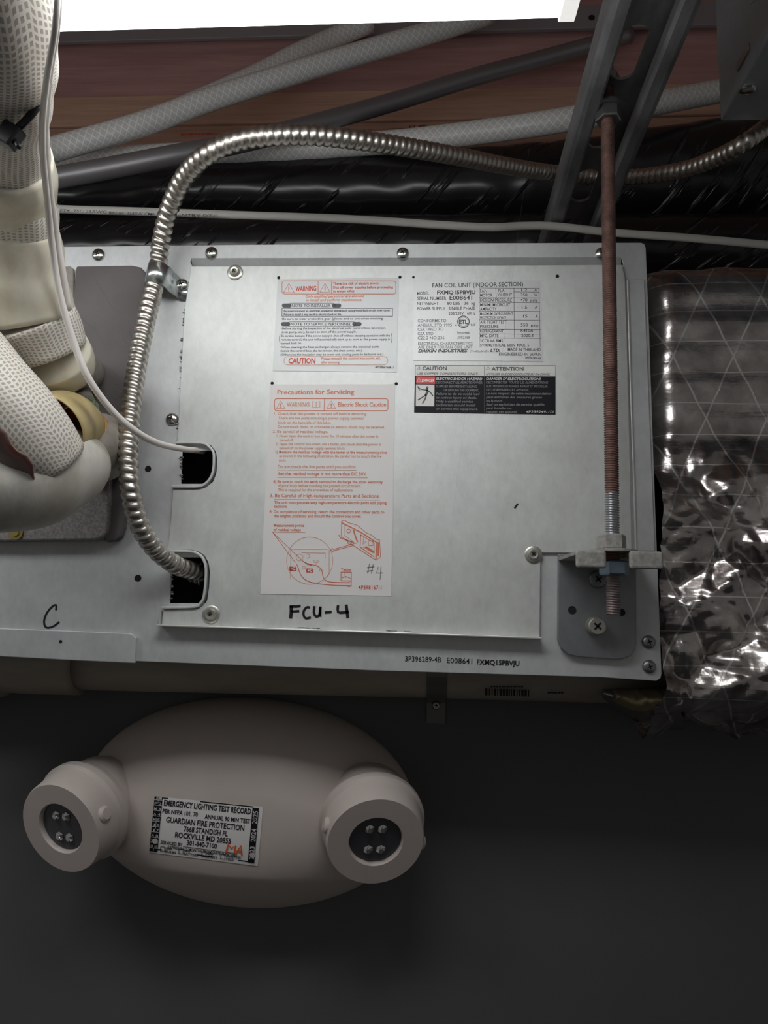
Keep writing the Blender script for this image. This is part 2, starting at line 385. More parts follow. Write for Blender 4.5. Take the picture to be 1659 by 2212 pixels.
# ------------------------------------------------------------------ structure
def struct(o): o['kind'] = 'structure'; return o
WALL_Y = .12
zw = P(850, 1449, 0).z - .012
struct(boxobj('wall_back', (-1.2, 1.2, WALL_Y, WALL_Y+.02, -1.0, zw), 'wall'))
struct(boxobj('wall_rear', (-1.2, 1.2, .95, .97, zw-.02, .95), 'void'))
struct(boxobj('ceiling', (-1.2, 1.2, -.9, .97, .93, .95), 'wood3'))
struct(boxobj('floor', (-1.2, 1.2, -1.6, WALL_Y+.02, -1.02, -1.0), 'wall'))

# ------------------------------------------------------------------ wooden beam of stacked planks above the ducts
beam = thing('wooden_beam', 'reddish brown wooden beam of stacked planks behind the hoses at the top', 'beam')
BY = .36
def zat(py, Y=BY): return P(700, py, Y).z
for i, (a, b, mm, dy) in enumerate(((-60, 8, 'wood4', 0), (9, 196, 'wood1', .004), (197, 262, 'wood2', 0), (263, 345, 'wood3', .003))):
    o = boxobj('plank', (-1.0, 1.15, BY+dy, BY+.05, zat(b), zat(a)), mm, beam, .0015)
pr = Print(BY+.0025)
pr.text('E1 W', 884, 278, 922, 275, 7, 'ink'); pr.text('-- ---', 778, 282, 872, 278, 4, 'ink')
for k in range(9): pr.stroke([(392+k*9, 291-k*.3), (397+k*9, 290.5-k*.3)], random.choice((3, 5)), 'red')
for k in range(14):
    x = 250+k*14+random.uniform(-4, 4); pr.stroke([(x, 302+random.uniform(-6, 6)), (x+7, 302+random.uniform(-6, 6))], 3, 'wood1')
pr.build('grade_stamp', beam)
railt = tag(boxobj('metal_rail', (P(60, 60, BY-.012).x, 1.1, BY-.010, BY-.004, P(1280, 60, BY-.01).z, P(1280, 9, BY-.01).z), 'rail', None, .001), 'flat grey metal rail screwed along the wooden beam behind the light', 'rail')
lathe('screw_hole', [(.004, 0), (.0035, .0006), (0, .0006)], 'hole', railt, 12, P(1278, 38, BY-.0105))

# ------------------------------------------------------------------ LED strip light
LY0, LY1 = -.198, -.300
LH = .030                                        # height of the glowing diffuser
lz = P(700, 51, LY0).z - .0055
xe = P(1240, 15, LY0).x; xc = P(1204, 15, LY0).x; xl = -.62
lt = thing('strip_light', 'bright white linear LED strip light crossing the top of the picture', 'light')
def dprof(x, s=1.0):
    pts = []; cy = (LY0+LY1)/2; hw = (LY0-LY1)/2*s
    for i in range(13): a = PI*i/12; pts.append((x, cy + hw*math.cos(a), lz + .006 - (.006*s)*math.sin(a)**.7))
    return [(x, cy+hw, lz+LH)] + pts + [(x, cy-hw, lz+LH)]
def prism(name, x0, x1, prof, m, parent, s=1.0):
    A = prof(x0); B = prof(x1); n = len(A); return pyobj(name, A+B, [tuple(range(n)), tuple(range(2*n-1, n-1, -1))]+[(i, (i+1) % n, (i+1) % n+n, i+n) for i in range(n)], m, parent)
prism('diffuser', xl, xc, lambda x: dprof(x, 1), 'led', lt)
boxobj('housing', (xl, xe-.001, LY1+.001, LY0-.001, lz+LH+.0005, lz+LH+.02), 'housing', lt, .002)
prism('end_cap', xc+.0006, xe, lambda x: dprof(x, 1.05), 'cap', lt)
for x in (-.5, -.12): tube('hanger_wire', [(x, (LY0+LY1)/2, lz+LH+.019, .0012), (x, (LY0+LY1)/2, .931, .0012)], 'darkzinc', lt, .1, 8)

# ------------------------------------------------------------------ strut channel
st = thing('steel_strut', 'dark slotted steel strut channel running overhead, holding the threaded rod', 'strut')
ZS = .352; sc_ = PZ(1337, 240, ZS); SX = sc_.x; HW = .0255; YA, YB = -.42, .19
bm = bmesh.new()
for sgn in (-1, 1):
    # rolled lip, side wall
    pr_ = [(HW, .021), (HW, .004), (HW-.001, .001), (HW-.004, 0), (HW-.0105, 0), (HW-.0125, .002), (HW-.0125, .010), (HW-.0105, .010), (HW-.0105, .003), (HW-.009, .002), (HW-.004, .002), (HW-.002, .005), (HW-.002, .021)]
    vs = [[bm.verts.new((SX+sgn*a, y, ZS+b)) for a, b in pr_] for y in (YA, YB)]; n = len(pr_)
    for i in range(n): bm.faces.new((vs[0][i], vs[0][(i+1) % n], vs[1][(i+1) % n], vs[1][i]))
    bm.faces.new(vs[0]); bm.faces.new(vs[1])
bmobj('channel_lip', bm, 'strut', st)
# web with slots (a row of pieces round the oblong slots)
web_z = ZS+.019
slots = []
ys0 = PZ(1378, 115, web_z).y
k = -3
while ys0 + k*.075 < YB: slots.append(ys0 + k*.075); k += 1
loops = [[(SX-HW+.002, YA), (SX+HW-.002, YA), (SX+HW-.002, YB), (SX-HW+.002, YB)]]
for y in slots:
    if YA+.03 < y < YB-.03: loops.append([(SX + .008*math.cos(2*PI*i/20), y + .008*math.sin(2*PI*i/20) + (.016 if math.sin(2*PI*i/20) > 0 else -.016)) for i in range(20)])
tri = tessellate_polygon([[Vector((a, b, 0)) for a, b in lp] for lp in loops]); pts = [p for lp in loops for p in lp]; n = len(pts)
V = [(a, b, web_z) for a, b in pts] + [(a, b, web_z+.002) for a, b in pts]; Fc = [tuple(a) for a in tri]+[tuple(i+n for i in a) for a in tri]; k = 0
for lp in loops:
    for i in range(len(lp)): a, b = k+i, k+(i+1) % len(lp); Fc.append((a, b, b+n, a+n))
    k += len(lp)
pyobj('slotted_web', V, Fc, 'strut', st)
for y in (-.38, -.28): tube('hanger_wire', [(SX, y, web_z, .003), (SX, y, .931, .003)], 'darkzinc', st, .1, 8)

# ------------------------------------------------------------------ threaded rod with nuts
rod = thing('threaded_rod', 'rusty threaded hanger rod dropping from the strut to the unit bracket', 'rod')
RY = -.034
ra = P(1325, 1328, RY); RX = ra.x
zt = ZS+.045; zb = ra.z; pitch = .00155; rr0 = .0047
def thread_r(s, th, r): 
    k = ((s/pitch + th/(2*PI)) % 1.0); return r - .0011*abs(2*k-1)
rtop = P(1313, 240, RY).x
tube('rod', [(RX, RY, zb, rr0), (RX+(rtop-RX)*.5, RY, (zt+zb)/2, rr0), (rtop, RY, zt, rr0)], 'rod', rod, pitch/4, 14, rfun=thread_r)
def hexnut(name, c, r, h, m, parent, hole=0):
    return lathe(name, [(r*.93, 0), (r, h*.1), (r, h*.9), (r*.93, h)], m, parent, 6, c, (0, 0, 1), smooth=False)
zpl = P(1300, 1197, -.03).z       # bracket shelf height
hexnut('nut', (RX-.0006, RY, zpl+.0022), .0094, .0095, 'dusty', rod)
lathe('washer', [(.0155, 0), (.0155, .0013), (.013, .0018), (.0, .0018)], 'dusty', rod, 28, (RX, RY, zpl+.0004), (0, 0, 1))
lab(hexnut('nut', (RX+.001, RY, zpl-.0135), .0092, .0088, 'bluezinc', rod), 'blue zinc hex nut under the bracket')
hexnut('nut', (rtop, RY, ZS-.006), .0088, .009, 'darkzinc', rod)
lathe('washer', [(.012, 0), (.012, .0015), (0, .0015)], 'darkzinc', rod, 24, (rtop, RY, ZS-.0005+.003), (0, 0, 1))
hexnut('nut', (rtop, RY, web_z+.0025), .0088, .006, 'darkzinc', rod)

# ------------------------------------------------------------------ fan coil unit
fcu = thing('fan_coil_unit', 'grey galvanised steel fan coil unit box with service labels, filling the middle', 'fan coil unit')
notch1 = lambda x0, g: [(x0, 956+g), (438, 956+g), (455-g, 962+g), (467-g, 976+g*.5), (470-g, 992), (468-g, 1020), (460-g, 1040-g*.5), (445-g*.6, 1053-g), (430, 1057-g)]
base_out = [(-170, 535), (123, 533), (560, 528.3), (1080, 525), (1384, 524), (1392, 527), (1395, 535), (1402, 700), (1412, 1000), (1421, 1240), (1429, 1455), (1427, 1465), (1418, 1471), (1300, 1463), (800, 1448), (292, 1428), (-170, 1412)]
hole1 = [(393, 972), (480, 974), (480, 1060), (390, 1044), ]
hole1 = [(394, 974), (485, 974), (485, 1045), (391, 1045)]
hole2 = [(373, 1204), (460, 1204), (455, 1303), (367, 1303)]
slot = [(413, 558), (1342, 556), (1347, 571), (1342, 573), (416, 576), (411, 566)]
o = plate('side_panel', base_out, 0, .0012, 'galv_base', fcu, holes=(hole1, hole2, slot), bev=.0003)
# recessed trough above the cover
a, b = P(413, 558, 0), P(1342, 556, 0); c_, d_ = P(1347, 575, 0), P(411, 578, 0)
pyobj('trough', [a, b, (c_.x, .007, c_.z), (d_.x, .007, d_.z), (c_.x, .0005, c_.z-.0005), (d_.x, .0005, d_.z-.0005)], [(0, 1, 2, 3), (3, 2, 4, 5)], 'galv_base', fcu)
xL, xR = P(-170, 1000, 0).x, P(1411, 1000, 0).x; zT, zB = P(850, 528, 0).z-.002, P(850, 1449, 0).z+.002
for nm, d in (('casing_top', (xL, xR-.004, .0013, .62, zT-.001, zT)), ('casing_bottom', (xL, xR-.004, .0013, .62, zB, zB+.001)), ('casing_back', (xL, xR-.004, .62, .621, zB, zT)), ('casing_side', (xR-.006, xR-.005, .0013, .62, zB, zT)), ('casing_side', (xL, xL+.001, .0013, .62, zB, zT))):
    boxobj(nm, d, 'galv_base', fcu)
boxobj('dark_backing', (P(340, 900, .03).x, P(1340, 900, .03).x, .028, .03, zB+.012, zT-.03), 'black', fcu)  # black sheet behind the openings, standing in for the unlit interior
# lower left flange
o = plate('lower_flange', [(-170, 1351), (0, 1357), (150, 1362.5), (278, 1368), (288, 1371), (294, 1378), (291, 1432.5), (150, 1426), (0, 1418), (-170, 1410)], -.0030, .0030, 'galv_base', fcu, bev=.0005)
# cover, with the two rounded notches on its left edge
CY = -.0022
cov = [(412, 575), (1344, 572), (1350, 600), (1356, 800), (1361, 1000), (1365, 1194), (1168, 1194), (1167, 1290), (1166, 1377), (760, 1363), (349, 1350), (353, 1318),
       (425, 1316), (440-2, 1310), (447, 1297), (451, 1270), (453, 1235), (450, 1216), (442, 1200), (430, 1192), (415, 1188), (362, 1187), (369, 1120), (373, 1057),
       (428, 1057), (445, 1053), (460, 1040), (467, 1022), (469, 994), (466, 976), (455, 962), (438, 956), (383, 956), (390, 820), (399, 664), (409, 600)]
cover = plate('cover', cov, CY, .0020, 'galv', fcu, bev=.0004)
def ribbon(name, pts, y0, y1, th, m, parent, sm=True):
    """narrow strip standing out of the panel along a pixel path: a folded lip"""
    q = [P(a, b, 0) for a, b in pts]
    if sm: q = [Vector(v[:3]) for v in smoothpath([tuple(v) for v in q], .003)]
    V, Fc = [], []; n = len(q)
    for i in range(n):
        T = (q[min(n-1, i+1)]-q[max(0, i-1)]).normalized(); N = Vector((-T.z, 0, T.x))*th/2
        for s_, y in ((1, y0), (-1, y0), (-1, y1), (1, y1)): p = q[i]+N*s_; V.append((p.x, y, p.z))
    for i in range(n-1):
        for j in range(4): k = (j+1) % 4; Fc.append((4*i+j, 4*i+k, 4*i+4+k, 4*i+4+j))
    Fc += [(3, 2, 1, 0), (4*n-4, 4*n-3, 4*n-2, 4*n-1)]
    me = bpy.data.meshes.new(name); me.from_pydata([tuple(v) for v in V], [], Fc); bm = bmesh.new(); bm.from_mesh(me); bmesh.ops.recalc_face_normals(bm, faces=bm.faces); bm.to_mesh(me); bm.free()
    o = link(name, me, m, parent); bevel(o, th*.25, 2); return o
r1 = [(383, 959), (436, 959), (452, 965), (463, 978), (465, 994), (463, 1020), (456, 1037), (443, 1049), (428, 1053), (374, 1053)]
r2 = [(362, 1191), (414, 1192), (428, 1196), (439, 1204), (446, 1218), (448, 1236), (446, 1270), (442, 1294), (434, 1305), (423, 1311), (352, 1313)]
ribbon('notch_rim', r1, -.0040, .010, .0017, 'galv', cover); ribbon('notch_rim', r2, -.0040, .010, .0017, 'galv', cover)
# bottom lip, side lips
ribbon('bottom_lip', [(347, 1351), (760, 1364), (1167, 1378.5)], -.0090, -.0002, .0012, 'galv_edge', cover, False)
ribbon('side_lip', [(350, 1320), (348, 1350)], -.0035, -.0002, .0009, 'galv_edge', cover, False)
ribbon('side_ridge', [(1354, 608), (1361, 850), (1368, 1050), (1372, 1190)], -.0026, -.0002, .0012, 'galv_edge', fcu, False)
plate('ridge_step', [(1357, 603), (1392, 603), (1415, 1190), (1376, 1190), (1370, 1040), (1363, 850)], -.0016, .0015, 'galv_base', fcu, bev=.0004)
# burrs on the cut edge
bm = bmesh.new()
for k in range(60):
    y = random.choice([random.uniform(664, 930), random.uniform(985, 1045), random.uniform(1210, 1300)])
    x = (399-(y-664)*.056) if y < 940 else (393 if y < 1100 else 371)
    c = P(x+random.uniform(-2, 1), y, -.0005); s_ = random.uniform(.0003, .0009); box(bm, c.x-s_*1.5, c.x+s_, -.0012, .0005, c.z-s_*.5, c.z+s_*.5)
o = bmobj('cut_edge_burr', bm, 'dusty', fcu); o['kind'] = 'stuff'

# fasteners
def cross(parent, c, r, y, m='hole'):  # dark bars laid on the head stand in for the shaded slot
    bm = bmesh.new(); a = random.uniform(.2, 1.2)
    for k in range(2):
        vs = box(bm, -r*.55, r*.55, -r*.04, r*.04, -r*.12, r*.12); R_ = Matrix.Rotation(a+k*PI/2, 3, 'Y')
        for v in vs: v.co = R_ @ v.co + Vector((c.x, y, c.z))
    bmobj('cross_recess', bm, m, parent)
def dome(px, py, r, Y=0, m='zinc', name='screw', parent=None, h=.55):
    c = P(px, py, Y); R_ = r*ppm(px, py, Y)
    pf = [(R_, 0)] + [(R_*math.cos(a), R_*h*math.sin(a)+.0003) for a in [i*PI/2/6 for i in range(7)]]
    o = lathe(name, pf, m, parent or fcu, 20, (c.x, Y, c.z)); cross(o, c, R_*.7, Y-R_*h*.96-.0003); return o
def washer_screw(px, py, r, Y, parent=None):
    c = P(px, py, Y); R_ = r*ppm(px, py, Y)
    o = lathe('screw', [(R_, 0), (R_, .0007), (R_*.9, .0011), (R_*.66, .0012), (R_*.62, .0026), (R_*.5, .0034), (R_*.3, .0032), (R_*.2, .0024), (0, .0022)], 'washer', parent or fcu, 24, (c.x, Y, c.z)); cross(o, c, R_*.42, Y-.0034); return o
for a in ((213, 551, 14), (457, 547, 14), (870, 548, 14), (1299, 548, 14), (372, 906, 14)): dome(*a, Y=-.0001)
for a in ((1401, 1387, 15), (1402, 1440, 15)): dome(*a, Y=-.0001, m='darkzinc')
for a in ((508, 589, 17), (456, 1327, 19), (1152, 1198, 19)): washer_screw(*a, CY)
def pit(px, py, r, Y=0, parent=None):  # dark disc on the surface stands in for a shaded hole
    c = P(px, py, Y); R_ = r*ppm(px, py, Y); lathe('screw_hole', [(R_*1.15, -.0002), (R_*1.1, .0003), (R_*.95, .0003), (R_*.85, .0001), (0, .0001)], 'hole', parent or fcu, 16, (c.x, Y, c.z))
for a in ((320, 1013, 6), (298, 1249, 6.5), (131, 1386, 3, -.003), (893, 599, 2.5, CY), (1204, 597, 3.5, CY), (602, 600, 3, CY), (864, 599, 3, CY), (588, 828, 3, CY), (856, 829, 3, CY)): pit(*a)
tag_ = Print(CY-.0002)
tag_.stroke([(1112, 1097), (1118, 1089)], 4, 'ink')
for k in range(9): x = random.choice([random.uniform(635, 690), random.uniform(820, 880)]); tag_.stroke([(x, 1355+(x-630)*.034), (x+random.uniform(4, 22), 1356+(x-630)*.034)], 1.4, 'pencil')
tag_.build('scuff', cover)

# foam pads and plate at the pipe connections
lab(plate('foam_pad', [(120, 576), (150, 574), (158, 580), (160, 700), (150, 1000), (100, 1000)], -.003, .003, 'elbow', fcu, bev=.001), 'pale taupe foam strip')
lab(plate('foam_pad', [(164, 574), (285, 572), (303, 576), (314, 588), (316, 604), (312, 680), (300, 760), (286, 880), (272, 1000), (268, 1140), (262, 1158), (248, 1168), (230, 1170), (214, 1160), (150, 1100), (150, 700)], -.006, .0059, 'foam', fcu, bev=.0015), 'dark grey foam pad')
lab(plate('pipe_plate', [(-170, 800), (60, 790), (170, 820), (205, 900), (238, 980), (236, 1060), (232, 1130), (228, 1150), (220, 1160), (205, 1166), (0, 1168), (-170, 1165)], -.011, .0105, 'plate', fcu, bev=.0012), 'brushed grey cover plate round the pipes')
pr = Print(-.0062)  # flat dark strokes drawn for the shade in the foam creases
pr.stroke([(196, 580), (212, 615), (228, 640), (243, 665), (255, 680)], 1.4, 'ink_grey', sm=True); pr.stroke([(165, 675), (185, 695), (210, 720), (226, 745)], 1.4, 'ink_grey', sm=True)
pr.stroke([(278, 695), (281, 720), (286, 750)], 1.4, 'ink_grey'); pr.stroke([(262, 700), (267, 730), (272, 742)], 1.4, 'ink_grey'); pr.build('crease', fcu)
c = P(32, 1150, -.013)
lathe('screw', [(.005, 0), (.005, .001), (.0032, .0012), (.003, .003), (0, .003)], 'brass', fcu, 20, (c.x, -.011, c.z))

# hanger bracket
br = thing('hanger_bracket', 'folded grey steel hanger bracket bolted to the lower right unit corner', 'bracket')
BYY = -.0045
plate('back_plate', [(1206, 1197), (1375, 1202), (1375, 1390), (1371, 1405), (1362, 1417), (1345, 1424), (1330, 1425), (1250, 1419), (1228, 1414), (1212, 1400), (1205, 1380)], BYY, .0044, 'bracket', br, bev=.0006)
A_ = P(1206, 1199, BYY); B_ = P(1375, 1199, BYY); yo = -.046
zs_ = zpl
shelf = [(A_.x, BYY), (B_.x+.001, BYY), (B_.x+.0035, yo), (RX+.0075, yo), (RX+.0075, -.024), (RX-.0075, -.024), (RX-.0075, yo), (A_.x+.004, yo)]
V = [(a, b, zs_) for a, b in shelf] + [(a, b, zs_-.0022) for a, b in shelf]; n = len(shelf)
o = pyobj('shelf', V, [tuple(range(n)), tuple(range(2*n-1, n-1, -1))]+[(i, (i+1) % n, (i+1) % n+n, i+n) for i in range(n)], 'dusty', br); 
for x0, x1 in ((A_.x+.0035, RX-.0068), (RX+.0068, B_.x+.0045)):
    o = boxobj('folded_ear', (x0, x1, yo-.0035, yo, zs_-.0105, zs_+.0004), 'dusty', br); bevel(o, .0022, 3)
c = P(1288, 1353, BYY); 
o = lathe('bolt', [(.0062, 0), (.0062, .0045), (.0058, .0085), (.0050, .0094), (.0, .0094)], 'washer', br, 24, (c.x-.001, BYY, c.z)); cross(o, Vector((c.x-.001, 0, c.z)), .0052, BYY-.0095)
c = P(1290, 1252, BYY)
o = lathe('bolt', [(.0058, 0), (.0058, .003), (.0050, .0042), (.0, .0044)], 'darkzinc', br, 24, (c.x, BYY, c.z)); cross(o, c, .0045, BYY-.0045)
pit(1236, 1318, 8, BYY, br); pit(1343, 1323, 7, BYY, br)

# ------------------------------------------------------------------ labels on the cover
LP = CY-.0003; LT = LP-.00015
# 1 silver warning label
l1 = lab(plate('warning_label', [(600, 603), (861, 600), (857, 804), (589, 801)], LP, .0002, 'film', fcu), 'silver warning label with red and black print')
p = Print(LT)
p.rect(609, 607, 855, 635, 1.3, 'orange', 5); p.stroke([(687, 607), (687, 635)], 1.3, 'orange'); p.stroke([(716, 607), (716, 635)], 1.3, 'orange')
p.tri(624, 612, 632, 1.6, 'red'); p.tri(702, 612, 631, 1.6, 'red'); p.text('WARNING', 638, 629, 683, 628, 11, 'red', .03)
p.text('There is a risk of electric shock.', 719, 615, 819, 614, 5.5, 'red', .01); p.text('Shut off power supplies before proceeding', 719, 623.5, 849, 622.5, 5.5, 'red', .01); p.text('to ensure safety.', 719, 631.5, 767, 631, 5.5, 'red', .01)
p.text('Only qualified personnel are allowed', 660, 643, 787, 642, 6, 'orange', 0, .2); p.text('to install and perform maintenance.', 660, 651, 782, 650, 6, 'orange', 0, .2)
def pill(x0, x1, y, tx0, tx1, s):
    p.poly(rrect(x0, y-4.5, x0+20, y+4.5, 4.4, 4), 'ink_grey'); p.poly(rrect(x1-20, y-4.5, x1, y+4.5, 4.4, 4), 'ink_grey'); p.rect(x0+14, y-5, x1-13, y+5, .9, 'ink_grey', 4.8)
    p.text(s, tx0, y+3, tx1, y+3, 6.2, 'ink_grey')
pill(609, 737, 660, 630, 714, 'NOTE TO INSTALLER'); p.rect(609, 666, 848, 683, 1, 'ink_grey')
p.text('Be sure to inspect an electrical protection device such as a ground fault circuit interrupter.', 613, 674, 844, 672, 4.6, 'ink_grey', .012); p.text('Failure to install it may result in electric shock or fire.', 613, 681.5, 738, 681, 4.6, 'ink_grey', .012)
p.text('\u2022Be sure to wear protective gear (gloves and so on) when working.', 607, 691, 828, 690, 4.8, 'ink_grey'); pill(607, 781, 700, 628, 759, 'NOTE TO SERVICE PERSONNEL')
for k, (s_, a, b) in enumerate((('\u2022Before starting the inspection of the electrical parts (control box, fan motor,', 607, 833), ('drain pump, etc.), be sure to turn off the power supply.', 608, 770), ('Be careful, because if the power supply is shut off without stopping operation with the', 607, 842), ('remote control, the unit will automatically start up as soon as the power supply is', 607, 842), ('turned back on.', 607, 652), ('\u2022When cleaning the heat exchanger, always remove the electrical parts', 605, 818), ('(inside the control box, the fan motor, the drain pump, etc.).', 606, 783), ('(Otherwise the insulation may be worn out, causing parts to be burnt out.)', 606, 828))):
    p.text(s_, a, 711.5+k*8.1, b, 710.5+k*8.1, 4.8, 'ink_grey')
p.stroke([(605, 722), (603, 732), (605, 742)], .9, 'ink_grey', sm=True); p.stroke([(845, 720), (847, 730), (845, 740)], .9, 'ink_grey', sm=True)
p.text('CAUTION', 623, 785, 681, 785, 12, 'red', .03); p.text('Please reinstall the control box cover, etc.', 694, 777, 823, 776, 5.6, 'orange'); p.text('after servicing.', 694, 785, 734, 785, 5.6, 'orange'); p.rect(613, 770, 838, 788, 1, 'pale_orange', 9)
p.text('4P386168-1', 810, 795, 850, 796, 4.6, 'ink_grey'); p.build('lettering', l1)
# 2 rating plate
l2 = lab(plate('rating_plate', [(894, 605), (1168, 606), (1173, 780), (893, 779)], LP, .0002, 'film2', fcu), 'silver rating plate with grey print')
p = Print(LT); g = 'ink_grey'
p.text('FAN COIL UNIT (INDOOR SECTION)', 934, 621, 1130, 618, 9.5, g, .015)
for s_, x0, y, x1, h, bd in (('MODEL', 901, 637, 927, 7, 0), ('FXMQ15PBVJU', 944, 635.5, 1027, 8.5, .03), ('SERIAL NUMBER', 901, 648, 964, 7, 0), ('E008641', 971, 647.5, 1020, 9, .02), ('NET WEIGHT', 901, 659, 947, 7, 0), ('80 LBS   36  kg', 966, 658.5, 1027, 7, 0), ('POWER SUPPLY', 901, 670, 962, 7, 0), ('SINGLE PHASE', 969, 669.5, 1027, 7, 0), ('208/230V   60Hz', 969, 680, 1027, 6.5, 0), ('CONFORMS TO', 902, 696, 964, 6.5, 0), ('ANSI/UL STD 1995', 902, 705.5, 976, 6.5, 0), ('CERTIFIED TO', 902, 714.5, 958, 6.5, 0), ('CSA STD.', 902, 724, 938, 6.5, 0), ('C22.2 NO.236', 902, 733, 960, 6.5, 0), ('Intertek', 988, 722, 1015, 6.5, 0), ('3092768', 988, 732, 1015, 6.5, 0), ('ELECTRICAL CHARACTERISTICS', 903, 745, 1021, 6.5, 0), ('ARE ONLY FOR FAN COIL UNIT', 903, 753, 1021, 6.5, 0)):
    p.text(s_, x0, y, x1, y-.4, h, g if y < 690 else 'grey_ink2', bd)
p.text('DAIKIN INDUSTRIES', 903, 761, 1010, 760.5, 6.5, g, .03, .25); p.text('(THAILAND)', 1015, 761, 1056, 760.5, 4.5, 'grey_ink2'); p.text('LTD.', 1059, 760, 1080, 760, 7, 'ink', .03, .25)
p.text('MADE IN THAILAND', 1097, 758, 1168, 758.5, 7, g); p.text('ENGINEERED IN JAPAN', 1078, 768, 1169, 768.5, 7, g); p.text('3P396289-4B', 1134, 775, 1169, 776, 4.6, g)
p.ring(1001, 695, 12.5, 1.8, 'ink_grey'); p.ring(1001, 695, 10, .8, 'ink_grey'); p.text('ETL', 992, 699.5, 1010, 699.5, 9, g, .03); p.text('c', 983, 704, 987, 704, 5, g); p.text('US', 1017, 704, 1027, 704, 5, g)
for a in (622, 630.5, 643, 653, 672, 691, 711, 721, 730): 
    p.stroke([(1035 if a in (622, 643, 711, 721, 730, 691, 672, 653) else 1110, a), (1165+(a-622)*.03, a+.8)], .9, g)
for x0, x1 in ((1035, 1035), (1164, 1167)): p.stroke([(x0, 622), (x1, 751)], .9, g)
p.stroke([(1110, 622), (1111, 730)], .9, g); p.stroke([(1071, 622), (1072, 643)], .9, g)
for s_, x0, y, x1, h in (('FAN', 1037, 632, 1052, 7.5), ('MOTOR', 1037, 641, 1064, 7), ('FLA', 1076, 631, 1090, 6.5), ('OUTPUT', 1076, 640.5, 1106, 7), ('1.2', 1126, 629, 1139, 6.5), ('A', 1154, 629.5, 1160, 6.5), ('350', 1125, 640, 1139, 6.5), ('W', 1154, 640, 1161, 6.5), ('DESIGN PRESSURE', 1037, 651.5, 1106, 7), ('478', 1124, 651, 1139, 6.5), ('psig', 1145, 651, 1161, 6), ('MINIMUM CIRCUIT', 1037, 661.5, 1102, 7), ('AMPACITY', 1037, 670.5, 1073, 7), ('1.5', 1127, 667, 1139, 7), ('A', 1155, 667, 1161, 7), ('MAXIMUM OVERCURRENT', 1037, 680.5, 1108, 6), ('PROTECTION DEVICE', 1037, 689, 1093, 6), ('15', 1130, 686, 1139, 7), ('A', 1156, 686, 1162, 7), ('AIR TIGHT TEST', 1037, 699, 1094, 7), ('PRESSURE', 1037, 708.5, 1077, 7), ('550', 1125, 705, 1140, 7), ('psig', 1147, 705, 1163, 6), ('REFRIGERANT', 1037, 718.5, 1088, 7), ('R410A', 1125, 717.5, 1152, 7), ('MFG. DATE', 1037, 728.5, 1077, 7), ('2020.3', 1126, 728, 1152, 6.5), ('SCCR kA RMS.', 1037, 739, 1088, 6.5), ('SYMMETRICAL 600V MAX. 5', 1037, 748.5, 1143, 6.5)):
    p.text(s_, x0, y, x1, y, h, g)
p.build('lettering', l2)
# 3 black danger label
l3 = lab(plate('danger_label', [(896.5, 789), (1200, 789.5), (1200, 895.5), (894.5, 891)], LP, .0002, 'sticker_black', fcu), 'black and white bilingual caution label')
p = Print(LT); p.poly([(897.5, 790), (1199.5, 790.5), (1199.5, 813), (897.3, 811.5)], 'sticker_white'); p.poly([(899, 813), (940, 813.5), (940, 829.5), (899, 829)], 'sticker_red'); p.poly([(898.5, 830.5), (938.5, 831), (938, 877.5), (898, 877)], 'sticker_white')
p.Y = LT-.0001
p.stroke([(1046.5, 790), (1046.5, 893)], 1.0, 'ink_grey')
p.tri(905.5, 791, 799, 1.1, 'ink_grey'); p.text('CAUTION', 912.5, 799.5, 965, 799.5, 8, 'ink_grey', .03); p.text('USE COPPER CONDUCTORS ONLY.', 900, 809.5, 1033, 810, 5.2, 'ink_grey', 0, .25)
p.tri(1054.5, 791, 799, 1.1, 'ink_grey'); p.text('ATTENTION', 1062, 800.5, 1131, 800.5, 8, 'ink_grey', .03); p.text("N'UTILISER QUE DES CONDUCTEURS EN CUIVRE.", 1050, 810.5, 1188, 811, 5.2, 'ink_grey', 0, .25)
p.tri(905, 816, 825, 1, 'sticker_white'); p.text('DANGER', 911, 825, 938, 825, 6.5, 'sticker_white', .02, .2)
for k, (s_, x1) in enumerate((('ELECTRIC SHOCK HAZARD', 1042), ('DISCONNECT ALL REMOTE POWER', 1042), ('SUPPLIES BEFORE INSTALLING', 1031), ('OR SERVICING THIS EQUIPMENT.', 1034), ('Failure to do so could lead', 1036), ('to serious injury or death.', 1030), ('Only a qualified service', 1022), ('technician should install', 1027), ('or service this equipment.', 1032))):
    y = 820.5+k*8.1; p.text(s_, 942, y, x1, y+.6, 5.2, 'white_ink' if k == 0 else 'grey_ink2', .012 if k else .03, .15)
for k, (s_, x1) in enumerate((("DANGER D' ELECTROCUTION!", 1168), ('DECONNECTER TOUTES LES ALIMENTATIONS', 1184), ("ELECTRIQUES ELOIGNEES AVANT D' INSTALLER", 1193), ('OU DE REPARER CET APPAREIL.', 1144), ('Le non respect de cette recommandation', 1191), ('peut entrainer des blessures graves', 1171), ('ou la mort.', 1086), ('Seul un technicien de service qualifie', 1176), ('peut installer ou', 1105), ('reparer cet appareil.', 1118))):
    y = 820.5+k*7.9; p.text(s_, 1050, y, x1, y+.6, 5.2, 'white_ink' if k == 0 else 'grey_ink2', .012 if k else .03, .15)
p.text('4P239249-1D', 1136, 892, 1196, 892.5, 5.6, 'white_ink', 0, .2)
